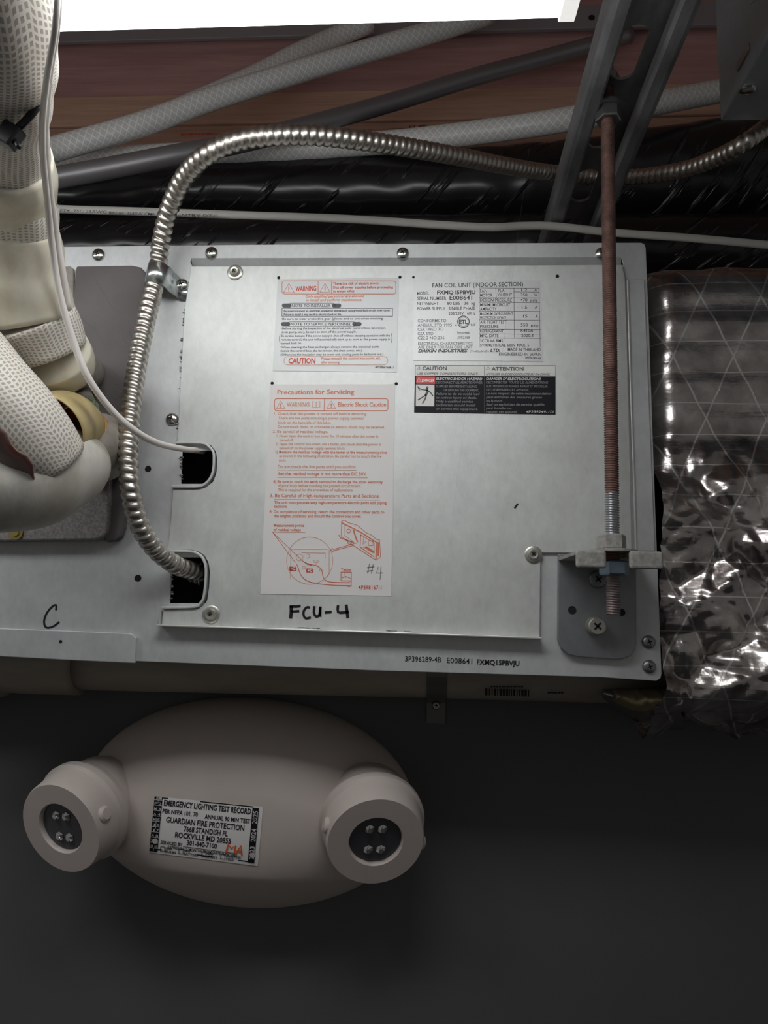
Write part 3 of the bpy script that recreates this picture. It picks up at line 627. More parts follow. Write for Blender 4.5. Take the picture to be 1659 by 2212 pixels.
# shocked figure pictogram
p.ring(923, 837, 1.6, 2.2, 'ink_grey'); p.stroke([(922, 840), (923, 847), (920, 853)], 5, 'ink_grey'); p.stroke([(922, 843), (909, 841), (903, 837)], 2.2, 'ink_grey'); p.stroke([(923, 843), (930, 848), (935, 855)], 2.4, 'ink_grey')
p.stroke([(920, 853), (911, 859), (903, 864)], 2.6, 'ink_grey'); p.stroke([(921, 853), (918, 863), (913, 871)], 2.8, 'ink_grey'); p.stroke([(902, 834), (906, 838), (903, 839), (907, 843)], 1.2, 'ink_grey')
p.build('lettering', l3)
# 4 precautions sheet
l4 = lab(plate('precaution_sheet', [(584, 830.5), (853, 830), (850, 1060), (845, 1287.5), (562.5, 1283), (574, 1040)], LP, .0002, 'paper', fcu), 'white precautions sheet with orange print')
p = Print(LT); po = 'pale_orange'; og = 'orange'
p.text('Precautions for Servicing', 599, 852, 765, 851, 10, og, .012)
p.rect(593, 861, 838, 887, 1.6, og, 5); p.stroke([(701, 861), (700, 887)], 1.3, og); p.tri(606.5, 866, 882.5, 1.6, og); p.tri(715.5, 866, 882.5, 1.6, og)
p.text('WARNING', 619, 878, 668, 878, 9, po, .02); p.text('Electric Shock Caution', 730, 878, 834, 878, 9, og, .02)
p.stroke([(675, 867), (683, 869), (691, 867), (691, 879), (683, 881), (675, 879)], 1.3, po, close=True); p.stroke([(683, 869), (683, 881)], 1.2, po)
L4 = [('1. Check that the power is turned off before servicing.', 592, 896, 793, 5.8, po), ('There are live parts including a power supply terminal', 601, 905.5, 785, 5.8, po), ('block on the backside of this label.', 600, 915.5, 715, 5.8, po), ('Do not touch them, or otherwise an electric shock may be received.', 600, 924.5, 831, 5.8, po),
 ('2. Be careful of residual voltage.', 589, 935, 709, 6.4, po), ('1) Never open the control box cover for 10 minutes after the power is', 596, 944, 817, 5.6, po), ('turned off.', 604, 953, 634, 5.6, po), ('2) Open the control box cover, use a tester, and check that the power is', 595, 961.5, 823, 5.6, po), ('turned off on the power supply terminal block.', 603, 970.5, 746, 5.6, po),
 ('3) Measure the residual voltage with the tester at the measurement points', 594, 979, 836, 5.8, og), ('as shown in the following illustration. Be careful not to touch the live', 603, 987.5, 824, 5.8, po), ('parts.', 603, 996.5, 618, 5.6, po), ('Do not touch the live parts until you confirm', 600, 1011, 768, 6.6, po), ('that the residual voltage is not more than DC 50V.', 599, 1026.5, 792, 6.6, og),
 ('4) Be sure to touch the earth terminal to discharge the static electricity', 590, 1043, 827, 5.8, og), ('of your body before touching the printed circuit board.', 600, 1051.5, 780, 5.6, po), ('This is required for the prevention of malfunctions.', 600, 1060.5, 763, 5.6, po), ('3. Be Careful of High-temperature Parts and Sections.', 583, 1074, 820, 7.6, og), ('The unit incorporates very high-temperature electric parts and piping', 592, 1088, 835, 6, og), ('sections.', 592, 1096.5, 621, 6, og),
 ('4. On completion of servicing, return the connectors and other parts to', 582, 1108, 830, 6.2, og), ('the original positions and mount the control box cover.', 591, 1117, 781, 6.2, og), ('Measurement points', 591, 1137.5, 657, 6, og), ('of residual voltage', 591, 1147, 650, 6, og), ('Tester', 736, 1234, 760, 7.4, 'orange'), ('4P398167-1', 774, 1273, 824, 8.6, 'red')]
for s_, a, y, b, h, ik in L4: p.text(s_, a, y, b, y+(b-a)*.004, h, ik, .008)
for a, b, c_, d in ((599, 1015.5, 770, 1016), (599, 1031, 794, 1032), (592, 1078.5, 820, 1080), (589, 1149.5, 659, 1150)): p.stroke([(a, b), (c_, d)], .9, po)
p.ring(669, 1211, 51, 1.0, po, 50, 40)
for q in (((589, 1150), (638, 1215)), ((589, 1150), (652, 1210), (665, 1220))): p.stroke(list(q), 1.1, og)
p.stroke([(628, 1186), (708, 1186)], 1.2, po); p.stroke([(628, 1186), (628, 1210), (627, 1250)], 1, po); p.stroke([(711, 1188), (711, 1240), (706, 1247)], 1, po); p.stroke([(652, 1194), (703, 1195), (703, 1206)], 1, po)
p.ring(647, 1204, 7.5, 1, po); p.ring(656, 1226, 3.5, 1, po); p.ring(692, 1232, 2, 1, po)
for a in ((679, 1213), (686, 1213), (683, 1217)): p.ring(*a, 2, .8, po, n=10)
p.stroke([(663, 1197), (669, 1199), (668, 1204), (663, 1206)], 1, po); 
p.poly([(625, 1224), (640, 1224.3), (640, 1233), (625, 1232.7)], 'red'); p.poly([(661.5, 1228), (676, 1228.3), (676, 1237), (661.5, 1236.7)], 'red')
p.stroke([(641, 1219), (645, 1229), (650, 1242), (664, 1255), (690, 1261), (720, 1264), (758, 1265)], 1.6, og, sm=True); p.stroke([(655, 1213), (668, 1219), (684, 1222), (695, 1231), (698, 1247), (708, 1256), (730, 1258), (756, 1258.5)], 1.6, og, sm=True); p.stroke([(664, 1218), (673, 1220.5)], 3, og)
p.rect(736.5, 1236, 759, 1254.5, 1.4, og); p.stroke([(739, 1248), (747, 1245), (757, 1249)], 1.2, og); p.stroke([(744, 1239), (747, 1248)], 1, po)
p.stroke([(757, 1256), (759, 1256), (759, 1267), (750, 1267)], 1.2, og)
# exploded control box drawing
p.stroke([(738, 1126), (745, 1124), (752, 1129), (770, 1134), (781, 1142), (790, 1150), (803, 1156), (813, 1165), (821, 1166)], 1.1, og, sm=True)
p.stroke([(738, 1126), (737, 1158), (760, 1176), (812, 1210), (822, 1203), (820, 1168)], 1.3, og); p.stroke([(738, 1129), (780, 1150), (814, 1172), (812, 1208)], 2.4, og); p.stroke([(744, 1134), (743, 1156), (764, 1170)], 1, po); p.stroke([(779, 1155), (808, 1172), (808, 1196)], 1.2, og); p.stroke([(779, 1155), (778, 1182), (808, 1203)], 1.6, og)
p.stroke([(732, 1156), (736, 1162), (764, 1172)], 2, og); p.ring(753, 1147, 4, 1.3, og); p.stroke([(764, 1146), (768, 1160), (772, 1170)], 3, og); p.ring(755, 1172, 4, 1.2, og); p.rect(796, 1168, 806, 1178, 1, og); p.ring(784, 1184, 2.5, 1.2, og); p.stroke([(790, 1182), (806, 1192)], 5, og); p.stroke([(786, 1160), (784, 1176), (790, 1170)], 1, og)
p.stroke([(817, 1172), (817, 1200)], 3.2, og); p.stroke([(714, 1188), (719, 1184), (719, 1187), (770, 1173)], 1.2, og); p.stroke([(714, 1188), (720, 1193), (719, 1190), (764, 1178)], 1.2, og)
p.Y = LT-.0001
p.text('-C', 628, 1231, 638, 1231.3, 6, 'sticker_white', .05); p.text('+C', 664.5, 1235.3, 674, 1235.6, 6, 'sticker_white', .05)
for q in (((798, 1218), (794, 1238)), ((806, 1219), (802, 1239)), ((793, 1226), (808, 1224)), ((792, 1234), (805, 1232)), ((817, 1225), (813, 1238), (826, 1237)), ((823, 1224), (821, 1252))): p.stroke(list(q), 1.5, 'pencil')
p.build('lettering', l4)
# marker writing on the metal
p = Print(CY-.00025)
for q, wd in ((((629, 1311), (629, 1322), (628, 1334)), 7), (((627, 1310), (640, 1310), (648, 1309)), 5.5), (((630, 1321), (645, 1320)), 5), (((668, 1312), (662, 1312), (656, 1320), (656, 1330), (661, 1336), (670, 1334)), 5), (((679, 1311), (678, 1324), (683, 1332), (690, 1328), (692, 1312)), 5.5), (((692, 1313), (692, 1331)), 5), (((703, 1323), (715, 1322)), 5.5), (((730, 1309), (730, 1322), (741, 1323), (752, 1322)), 5.5), (((748, 1308), (751, 1333)), 6.5)):
    p.stroke(list(q), wd, 'ink', sm=len(q) > 3)
p.build('marker_writing', fcu)
p = Print(-.0002); p.stroke([(121, 1317), (121, 1307), (113, 1310), (101, 1324), (95, 1342), (98, 1354), (106, 1356), (117, 1352), (127, 1344)], 4.2, 'ink', sm=True)
p.stroke([(152+14, 0+1460-40), (168, 1420)], .1, 'ink')
p.text('3P396289-4B', 875, 1428.5, 953, 1430.5, 11, 'ink', .004); p.text('E008641', 965, 1432, 1020, 1434.5, 11.5, 'ink', .004); p.text('FXMQ15PBVJU', 1030, 1435, 1122, 1438.5, 10.5, 'ink', .03)
p.build('marker_writing', fcu)

# ------------------------------------------------------------------ emergency light on the wall
em = thing('emergency_light', 'oval ivory twin-head emergency light on the dark wall', 'emergency light')
ec = P(536, 1728, WALL_Y); EA = .134; EB = .081; EH = .064; TILT = math.radians(-2.0)
def ell(x, z):
    dx, dz = x-ec.x, z-ec.z; return dx*math.cos(TILT)+dz*math.sin(TILT), -dx*math.sin(TILT)+dz*math.cos(TILT)
def eh(x, z):
    u, v = ell(x, z); u /= EA; v /= EB
    r = math.sqrt(u*u+v*v); dome_ = max(0, 1-r**3.2)**.62 * EH*(.86+.14*(1-min(1, r)**2))
    vc = -.37 - .12*(1-u*u)          # crease curve, lower part
    if v < vc:
        vb = -math.sqrt(max(0, 1-u*u)); k = (vc-v)/max(1e-4, vc-vb); dc = max(0, 1-(u*u+vc*vc)**1.6)**.62*EH; cut = dc*(1-k)**.8 if k < 1 else 0
        dome_ = min(dome_, cut)
    return dome_
V, Fc = [], []; NR, NT_ = 46, 120
V.append((ec.x, WALL_Y-eh(ec.x, ec.z), ec.z))
for i in range(1, NR+1):
    r = math.sin(i/NR*PI/2)**.9
    for j in range(NT_):
        a = 2*PI*j/NT_; e_ = 1.0; u, v = EA*r*math.cos(a)*.9999, EB*r*math.sin(a)*.9999
        x = ec.x + u*math.cos(TILT)-v*math.sin(TILT); z = ec.z + u*math.sin(TILT)+v*math.cos(TILT); V.append((x, WALL_Y-.001-eh(x, z), z))
for j in range(NT_): Fc.append((0, 1+(j+1) % NT_, 1+j))
for i in range(NR-1):
    for j in range(NT_): k = (j+1) % NT_; Fc.append((1+i*NT_+j, 1+i*NT_+k, 1+(i+1)*NT_+k, 1+(i+1)*NT_+j))
k0 = 1+(NR-1)*NT_; b0 = len(V)
for j in range(NT_): V.append((V[k0+j][0], WALL_Y, V[k0+j][2]))
for j in range(NT_): k = (j+1) % NT_; Fc.append((k0+j, k0+k, b0+k, b0+j))
o = pyobj('housing', V, Fc, 'ivory', em, True)
def warp_em(v):
    # carry flat artwork from the sticker plane y=EY onto the shell along the line of sight
    q = Vector(v)
    for _ in range(6):
        yt = WALL_Y-.001-eh(q.x, q.z)-v_off[0]; d = q-CAM; q = CAM + d*((yt+DIST)/d.y)
    return tuple(q)
v_off = [.0004]
EY = .058
# sticker body: subdivided quad
def quadmesh(c4, nx, ny):
    V, Fc = [], []
    for j in range(ny+1):
        for i in range(nx+1):
            s_, t_ = i/nx, j/ny; a = [c4[0][k]*(1-s_)+c4[1][k]*s_ for k in (0, 1)]; b = [c4[3][k]*(1-s_)+c4[2][k]*s_ for k in (0, 1)]
            V.append(tuple(P(a[0]*(1-t_)+b[0]*t_, a[1]*(1-t_)+b[1]*t_, EY)))
    for j in range(ny):
        for i in range(nx): k = j*(nx+1)+i; Fc.append((k, k+1, k+nx+2, k+nx+1))
    return V, Fc
Q = [(334, 1720), (568, 1743), (557, 1871), (322, 1841)]
def qp(s_, t_):
    a = [Q[0][k]*(1-s_)+Q[1][k]*s_ for k in (0, 1)]; b = [Q[3][k]*(1-s_)+Q[2][k]*s_ for k in (0, 1)]; return (a[0]*(1-t_)+b[0]*t_, a[1]*(1-t_)+b[1]*t_)
V, Fc = quadmesh(Q, 24, 16); stk = pyobj('test_record_sticker', [warp_em(v) for v in V], Fc, M['paper'], em, True); lab(stk, 'white test record sticker with black border')
p = Print(EY, warp_em); v_off[0] = .0007
def qpoly(s0, t0, s1, t1, ink):
    n = max(2, int((s1-s0)*20)); mm = max(2, int((t1-t0)*14))
    for i in range(n):
        for j in range(mm):
            a, b, c_, d = s0+(s1-s0)*i/n, t0+(t1-t0)*j/mm, s0+(s1-s0)*(i+1)/n, t0+(t1-t0)*(j+1)/mm; p.poly([qp(a, b), qp(c_, b), qp(c_, d), qp(a, d)], ink)
qpoly(.0, .0, .075, .98, 'sticker_black'); qpoly(.905, .03, .965, .96, 'sticker_black')
for a in ((.075, .015, .91, .015), (.075, .93, .91, .945)): p.stroke([qp(a[0], a[1]), qp((a[0]+a[2])/2, (a[1]+a[3])/2), qp(a[2], a[3])], 2.2, 'sticker_black')
def qt(s_, s0, s1, t_, h, bd=.02, ink='ink'): a, b = qp(s0, t_), qp(s1, t_); p.text(s_, *a, *b, h, ink, bd)
qt('EMERGENCY LIGHTING TEST RECORD', .09, .895, .145, 11, .03); qt('PER NFPA 101, 70', .085, .41, .28, 8.5); qt('ANNUAL 90 MIN TEST', .475, .895, .30, 8.5); qt('GUARDIAN FIRE PROTECTION', .125, .845, .435, 11); qt('7668 STANDISH PL', .295, .70, .56, 10.5); qt('ROCKVILLE MD 20855', .22, .735, .68, 10.5); qt('301-840-7100', .335, .61, .79, 9.5)
qt('SERVICED BY', .095, .295, .825, 6.5, .01); p.stroke([qp(.305, .825), qp(.55, .83), qp(.78, .835)], 1, 'ink'); qt('EXPIRES IN 12 MONTHS FROM DATE PUNCHED', .165, .80, .888, 5.2, .01)
for x, a, b in ((.10, 'NEW', 'BULBS'), (.27, 'NEW', 'BATTERY'), (.48, 'NEW', 'LIGHT'), (.655, 'ANALYZER', 'TEST')):
    c4 = [qp(x, .875), qp(x+.038, .875), qp(x+.038, .955), qp(x, .955)]; p.stroke(c4, 1.6, 'ink', close=True)
    wa = {'NEW': .06, 'ANALYZER': .14}[a]; wb = .02*len(b)-.0; qt(a, x+.045, x+.045+wa, .915, 4.6, .01); qt(b, x+.045, x+.045+wb, .968, 4.6, .01)
p.build('lettering', stk); p = Print(EY, warp_em); v_off[0] = .0010
for s_, t0, t1 in (('2025', .30, .08), ('2024', .60, .38), ('2023', .90, .68)): a, b = qp(.957, t0), qp(.957, t1); p.text(s_, *a, *b, 10, 'white_ink', .02)
for k in range(10): a, b = qp(.0, .06+k*.095), qp(.075, .06+k*.095); p.stroke([a, b], 1, 'white_ink')
p.stroke([qp(.037, .01), qp(.037, .5), qp(.037, .97)], 1, 'white_ink')
a, b = qp(.004, .0), qp(.004, .0)
for k, s_ in enumerate('JFMAMJJASOND'[:10]): a = qp(.006, .05+k*.095); b = qp(.03, .05+k*.095); p.text(s_, *a, *b, 5, 'white_ink'); a = qp(.045, .05+k*.095); b = qp(.068, .05+k*.095); p.text(str(k+1), *a, *b, 5, 'white_ink')
def MAs(pts): p.stroke([qp(*a) for a in pts], 4, 'marker_orange')
MAs([(.70, .83), (.715, .69), (.745, .76), (.78, .70), (.775, .83)]); MAs([(.79, .84), (.83, .69), (.845, .85)]); MAs([(.80, .79), (.84, .79)])
for a in ((.045, .79), (.945, .83)): c_ = qp(*a); n = 14; p.poly([(c_[0]+6*math.cos(2*PI*i/n), c_[1]+6*math.sin(2*PI*i/n)) for i in range(n)], 'ivory')
p.build('lettering', stk)

def lamp_head(front_px, front_Y, R_, direc, back_px, back_Y, Lb=.034, clocks=(0,)):
    c = P(*front_px, front_Y); d = Vector(direc).normalized(); root = lathe('lamp_head', [(R_*.80, -Lb-.004), (R_*.97, -Lb), (R_*1.03, -Lb+.005), (R_*1.05, -Lb*.5), (R_*1.02, -.010), (R_*1.0, -.002), (R_*.975, 0), (R_*.56, 0), (R_*.54, -.001), (R_*.53, -.0045), (0, -.0045)], 'ivory', em, 64, c, d, ang=30)
    lathe('seam_collar', [(R_*1.02, -Lb*.80), (R_*1.10, -Lb*.78), (R_*1.11, -Lb*.62), (R_*1.04, -Lb*.55)], 'ivory', root, 48, c, d)
    lathe('lens', [(R_*.53, -.0044), (R_*.52, -.0034), (0, -.0030)], 'lens', root, 40, c, d)
    # tabs round the barrel
    q = Vector((0, 0, 1)).rotation_difference(d)
    for a in (0, PI): lathe('tab', [(.0055, -.002), (.0055, .0015), (.004, .003), (0, .0032)], 'ivory', root, 16, c + q @ Vector((math.cos(a+.0)*R_*1.0, math.sin(a)*R_, -.009)), q @ Vector((math.cos(a), math.sin(a), 0)))
    vert = q.inverted() @ Vector((0, 0, 1)); vert.z = 0; vert.normalize(); hor = Vector((-vert.y, vert.x, 0))
    for s_ in (-1, 1):
        for t_ in (-1, 1):
            base = c + q @ (vert*s_*R_*.235 + hor*t_*R_*.13) - d*.0028
            V = [base + q @ (vert*math.cos(a)*.0036+hor*math.sin(a)*.0036) for a in [k*PI/3 for k in range(6)]] + [base+d*.0022+q @ (vert*math.cos(a)*.0018+hor*math.sin(a)*.0018) for a in [k*PI/3+.4 for k in range(6)]]
            Fc = [tuple(range(6, 12))]+[(k, (k+1) % 6, 6+(k+1) % 6) for k in range(6)]+[(k, 6+(k+1) % 6, 6+k) for k in range(6)]
            pyobj('led_crystal', V, Fc, 'crystal', root)
    # swivel neck down to the housing
    b = P(*back_px, back_Y); m_ = c - d*Lb
    tube('swivel_neck', [(*(m_+d*.004), R_*.90), (*(m_-d*.006), R_*.93), (*((m_*.5+b*.5)), R_*.86), (*b, R_*.72)], 'ivory', root, .003, 40)
    return root
lamp_head((130, 1790), .042, .0345, (-.30, -1, -.36), (215, 1712), .100)
lamp_head((812, 1819), .042, .0345, (.22, -1, -.42), (800, 1738), .100)

# ------------------------------------------------------------------ PVC pipe and strap under the unit
pv = thing('pvc_pipe', 'old cream PVC pipe running along the wall just under the unit', 'pipe')
pc = .088
def pz(px, py): return P(px, py, pc)
r_ = .0215
ax = [(*(P(150, 1486, pc)+Vector((0, 0, r_*.93))), r_), (*(P(900, 1503, pc)+Vector((0, 0, r_*.93))), r_), (*(P(1500, 1521, pc)+Vector((0, 0, r_*.93))), r_)]
tube('pipe', ax, 'pvc', pv, .05, 32)
a0 = Vector(ax[0][:3])
tube('coupling', [(a0.x+.009, a0.y, a0.z, .0255), (a0.x-.03, a0.y, a0.z, .0258), (a0.x-.055, a0.y+.002, a0.z-.002, .024), (a0.x-.07, a0.y+.004, a0.z-.004, .028), (a0.x-.16, a0.y, a0.z-.013, .029)], 'pvc', pv, .005, 28)
p = Print(pc-r_-.0006)
x = 1048
while x < 1146:
    wd = random.choice((2, 3, 5)); p.poly([(x, 1487+(x-1048)*.03), (x+wd, 1487+(x-1048)*.03), (x+wd, 1502+(x-1048)*.03), (x, 1502+(x-1048)*.03)], 'sticker_black'); x += wd+random.choice((2, 3))

for k in range(12): p.stroke([(1060+k*6, 1483.5), (1063.5+k*6, 1483.7)], 2.2, 'sticker_black')
for k in range(5): p.stroke([(1184+k*7, 1496), (1188+k*7, 1496.2)], 3.4, 'sticker_black')
p.build('printed_barcode', pv)
sx_ = P(943, 1490, pc); sp_ = thing('pipe_strap', 'smoky plastic strap with a screw holding the cream pipe to the wall', 'strap')
ca = Vector((sx_.x, pc, ax[1][2]))
V, Fc = [], []; n = 14; hwid = .0075
arc = [(ca.y - (r_+.0008)*math.cos(a), ca.z - (r_+.0008)*math.sin(a)) for a in [-.9+i*(PI/2+.95)/n for i in range(n+1)]] + [(WALL_Y-.004, ca.z-r_-.002), (WALL_Y-.0022, ca.z-r_-.006), (WALL_Y-.002, ca.z-r_-.022)]
for y, z in arc: V += [(ca.x-hwid, y, z), (ca.x+hwid, y, z)]
for i in range(len(arc)-1): Fc.append((2*i, 2*i+1, 2*i+3, 2*i+2))
o = pyobj('strap_band', V, Fc, 'clip', sp_); md = o.modifiers.new('thick', 'SOLIDIFY'); md.thickness = .0014; md.offset = 1
o = lathe('screw', [(.0035, 0), (.0035, .0006), (.0025, .0016), (0, .0018)], 'darkzinc', sp_, 16, (ca.x, WALL_Y-.0034, P(943, 1523, WALL_Y).z)); cross(o, Vector((ca.x, 0, P(943, 1523, WALL_Y).z)), .003, WALL_Y-.0053)

# ------------------------------------------------------------------ foil wrapped duct on the right
fd = thing('foil_duct', 'crumpled foil faced insulated duct with diamond scrim at the right edge', 'duct')
zt_ = P(1520, 588, .05).z
sec = [(.42, zt_-.004), (.20, zt_+.002), (.07, zt_), (.028, zt_-.010), (.014, zt_-.035), (.010, zt_-.09), (.010, zt_-.14), (.006, zt_-.18), (.004, zt_-.24), (.006, zt_-.29), (.016, zt_-.318), (.045, zt_-.334), (.080, zt_-.336), (.105, zt_-.326), (.116, zt_-.31), (.118, zt_-.300), (.20, zt_-.295), (.42, zt_-.295)]
q = smoothpath([(a, b, 0) for a, b in sec], .0016); q = [x_ for x_ in q if x_[0] < .36]
x0 = P(1412, 900, .01).x; x1 = x0+.30; NX = 150; V, UV, Fc = [], [], []; L = 0; NS = len(q)
def crease(v, s):
    d_, pts_ = noise.voronoi(v*s); return min(1, (d_[1]-d_[0])*1.4)
for j in range(NS):
    if j: L += math.dist(q[j][:2], q[j-1][:2])
    a = q[max(0, j-1)]; b = q[min(NS-1, j+1)]; ty, tz = b[0]-a[0], b[1]-a[1]; l_ = math.hypot(ty, tz) or 1; ny, nz = tz/l_, -ty/l_
    ny, nz = (-abs(ny), nz) if q[j][0] < .1 else (ny, nz)
    depth = (zt_-q[j][1])
    crump = max(0, min(1, (depth-.135)/.05)); 
    for i in range(NX+1):
        x = x0 + (x1-x0)*i/NX; y, z = q[j][0], q[j][1]; v = Vector((x, y*.5, z))
        big = noise.noise(v*9)*.007 + noise.noise(v*22+Vector((3, 1, 7)))*.003*(.4+crump*1.6)
        cr = (crease(v+Vector((.1, .3, .2)), 15)*.020 + crease(v*1.0, 36)*.010 + crease(v*1.0, 80)*.002)*crump + noise.noise(v*70)*.0006 + (noise.noise(v*34+Vector((9, 2, 2))))*.0022*(1-crump)
        quilt = .0012*math.sin((z)*2*PI/.024)*(1-crump)*.5
        edge = max(0, 1-(x-x0)/.018); d_ = big+cr+quilt; d_ = d_ - .003
        if edge > 0: d_ -= edge*edge*.016*(1-crump)
        yy = y + ny*d_; zz_ = z + nz*d_
        zz_ = z + (0 if q[j][0] < .03 else nz*d_)
        if z < zB-.001 or yy > .118: yy = min(yy, .1175) if z < zt_-.296 else yy
        V.append((x, yy, zz_)); UV.append((x, L))
for j in range(NS-1):
    for i in range(NX): k = j*(NX+1)+i; Fc.append((k, k+1, k+NX+2, k+NX+1))
o = pyobj('foil_skin', V, Fc, 'foil', fd, True); ul = o.data.uv_layers.new(name='UVMap')
for lp in o.data.loops: ul.data[lp.index].uv = UV[lp.vertex_index]
# black block put in for the shade between unit and foil
boxobj('gap_shade', (xR-.0045, x0+.25, .030, .34, zB+.012, zt_-.03), 'black', fd)
# loose torn flap under the unit corner
V, Fc = [], []; nu, nv = 46, 26
for j in range(nv+1):
    t_ = j/nv
    for i in range(nu+1):
        s_ = i/nu; px = 1302+s_*170; top = 1482 - 14*s_; bot = 1512 + 68*math.sin(min(1, s_*1.25)*PI/2)**1.1 - 8*s_
        py = top+(bot-top)*t_; Y = .092 - .075*math.sin(t_*PI)*(.35+.65*s_); c = P(px, py, .07); c = P(px, py, Y)
        nn = Vector(c)*1.0; k = (crease(nn, 45)*.006+noise.noise(nn*60)*.003); c.y -= k; c.y = min(c.y, .112); V.append(tuple(c))
for j in range(nv):
    for i in range(nu): k = j*(nu+1)+i; Fc.append((k, k+1, k+nu+2, k+nu+1))
o = pyobj('torn_flap', V, Fc, 'clearfilm', fd, True); md = o.modifiers.new('thick', 'SOLIDIFY'); md.thickness = .0006
V, Fc = [], []; nu, nv = 30, 12
for j in range(nv+1):
    for i in range(nu+1):
        s_, t_ = i/nu, j/nv; px = 1318+s_*118; py = 1486+t_*(26+24*math.sin(s_*PI)); c = P(px, py, .03); c.y = .024-.012*math.sin(t_*PI)-.004*noise.noise(Vector((px*.07, py*.07, 0))); V.append(tuple(c))
for j in range(nv):
    for i in range(nu): k = j*(nu+1)+i; Fc.append((k, k+1, k+nu+2, k+nu+1))
o = pyobj('glass_wool', V, Fc, 'glasswool', fd, True); md = o.modifiers.new('thick', 'SOLIDIFY'); md.thickness = .003; md.offset = 1

# ------------------------------------------------------------------ armoured conduit
bx = thing('armored_conduit', 'ribbed metal flexible conduit looping over the unit and into its lower knockout', 'conduit')
R0 = .0066; pt = .0055
def ridge(s, th, r):
    k = (s/pt + th/(2*PI)) % 1.0; return r*(1.0 - .23*(abs(2*k-1))**2.6)
route = [(432, 1240, .018), (410, 1232, .004), (375, 1218, -.012), (330, 1180, -.028), (298, 1125, -.040), (281, 1050, -.048), (277, 960, -.047), (283, 880, -.042), (296, 790, -.034), (314, 700, -.026), (332, 625, -.019), (340, 590, -.017), (348, 520, -.022), (366, 450, -.034), (400, 380, -.052), (450, 332, -.068), (520, 302, -.072), (610, 292, -.070), (700, 294, -.062), (800, 306, -.046), (900, 322, -.022), (1000, 340, .008), (1100, 360, .045), (1185, 373, .080), (1265, 381, .098), (1340, 383, .096), (1400, 380, .084), (1490, 363, .060), (1560, 335, .036), (1610, 307, .020), (1660, 270, .026), (1700, 235, .03)]
tube('conduit', pp(route, R0), 'bx', bx, pt/7, 18, rfun=ridge)
# fluffy dusty end
bm = bmesh.new(); c = P(428, 1240, .012)
for k in range(150):
    d = Vector((random.uniform(-.2, 1.2), random.uniform(-.8, .3), random.uniform(-1, 1))).normalized(); s0 = c+Vector((random.uniform(-.008, .003), random.uniform(-.006, .002), random.uniform(-.006, .006))); e_ = s0+d*random.uniform(.002, .005)
    nrm = d.cross(Vector((0, 1, .2))).normalized()*.00022; a = [bm.verts.new(s0-nrm), bm.verts.new(s0+nrm), bm.verts.new(e_)]; bm.faces.new(a)
o = bmobj('lint', bm, 'dusty', bx); o['kind'] = 'stuff'
# strap clamp
cl = thing('conduit_clamp', 'shiny one-hole zinc strap clamping the ribbed conduit to the unit', 'clamp')
cpt = P(341, 598, -.0175); T = (P(338, 612, -.0175)-P(345, 580, -.0175)).normalized()
cen = cpt
V, Fc = [], []; nrm = Vector((0, -1, 0)); side = Vector((T.z, 0, -T.x)); side = side if side.x > 0 else -side
prof = [(cen + side*(-.0072) + nrm*(-.015))]
for i in range(15): a = PI + i*(-PI)/14; prof.append(cen + side*.0078*math.cos(a) + nrm*(.0078*math.sin(a)))
prof += [cen+side*.0080+nrm*(-.006), cen+side*.010+nrm*(-.0135)]
for x_ in (.0125, .0235): prof.append(Vector((cen.x+x_, -.0012, cen.z-.0035)))
for i, v in enumerate(prof):
    hw_ = .0075 if i < 17 else .0070
    for s_ in (-1, 1): V.append(tuple(v + T*hw_*s_))
for i in range(len(prof)-1): Fc.append((2*i, 2*i+1, 2*i+3, 2*i+2))
o = pyobj('clamp_band', V, Fc, 'strap', cl, True); md = o.modifiers.new('thick', 'SOLIDIFY'); md.thickness = .0012; md.offset = 0; o.data.set_sharp_from_angle(angle=math.radians(45))
dome(394, 616, 14, -.0022, 'zinc', 'screw', cl)

# ------------------------------------------------------------------ hoses, tube, ducts, cables above the unit
tag(tube('braided_hose', pp([(60, 345, .14), (120, 322, .16), (300, 270, .185), (460, 213, .21), (640, 156, .235), (800, 108, .255), (930, 70, .27), (1060, 28, .29)], .0118), 'hose', None, .01, 24), 'nearest clear braided hose rising from left to the light', 'hose')
tag(tube('braided_hose', pp([(330, 262, .235), (460, 205, .255), (560, 160, .28), (640, 118, .30), (720, 82, .32), (800, 48, .325)], .0118), 'hose', None, .01, 24), 'clear braided hose behind and above the nearest one', 'hose')
tag(tube('braided_hose', pp([(60, 345, .22), (200, 343, .22), (400, 333, .225), (600, 326, .235), (780, 312, .235), (900, 302, .22), (1100, 277, .20), (1260, 252, .19), (1400, 226, .21), (1560, 196, .24), (1700, 170, .25)], .0118), 'hose', None, .01, 24), 'long clear braided hose lying across under the wooden beam', 'hose')
tag(tube('steel_tube', pp([(60, 395, .12), (200, 370, .125), (360, 339, .14), (520, 308, .17), (700, 262, .21), (860, 217, .25), (1020, 168, .28), (1180, 125, .31), (1360, 75, .335)], .0098), 'emt', None, .01, 24), 'dark grey steel tube crossing behind the ribbed conduit', 'tube')
def wrin(s, th, r): return r*(1+.035*noise.noise(Vector((s*30, math.cos(th)*1.5+s*18, math.sin(th)*1.5))))
tag(tube('flexible_duct', pp([(-60, 440, .22, .022), (150, 425, .225, .024), (420, 412, .255, .032), (700, 415, .268, .037), (1000, 410, .273, .042), (1300, 400, .276, .05), (1560, 385, .282, .061), (1900, 370, .29, .07)]), 'jacket', None, .004, 64, rfun=wrin), 'upper thick duct in wrinkled shiny black plastic jacket', 'duct')
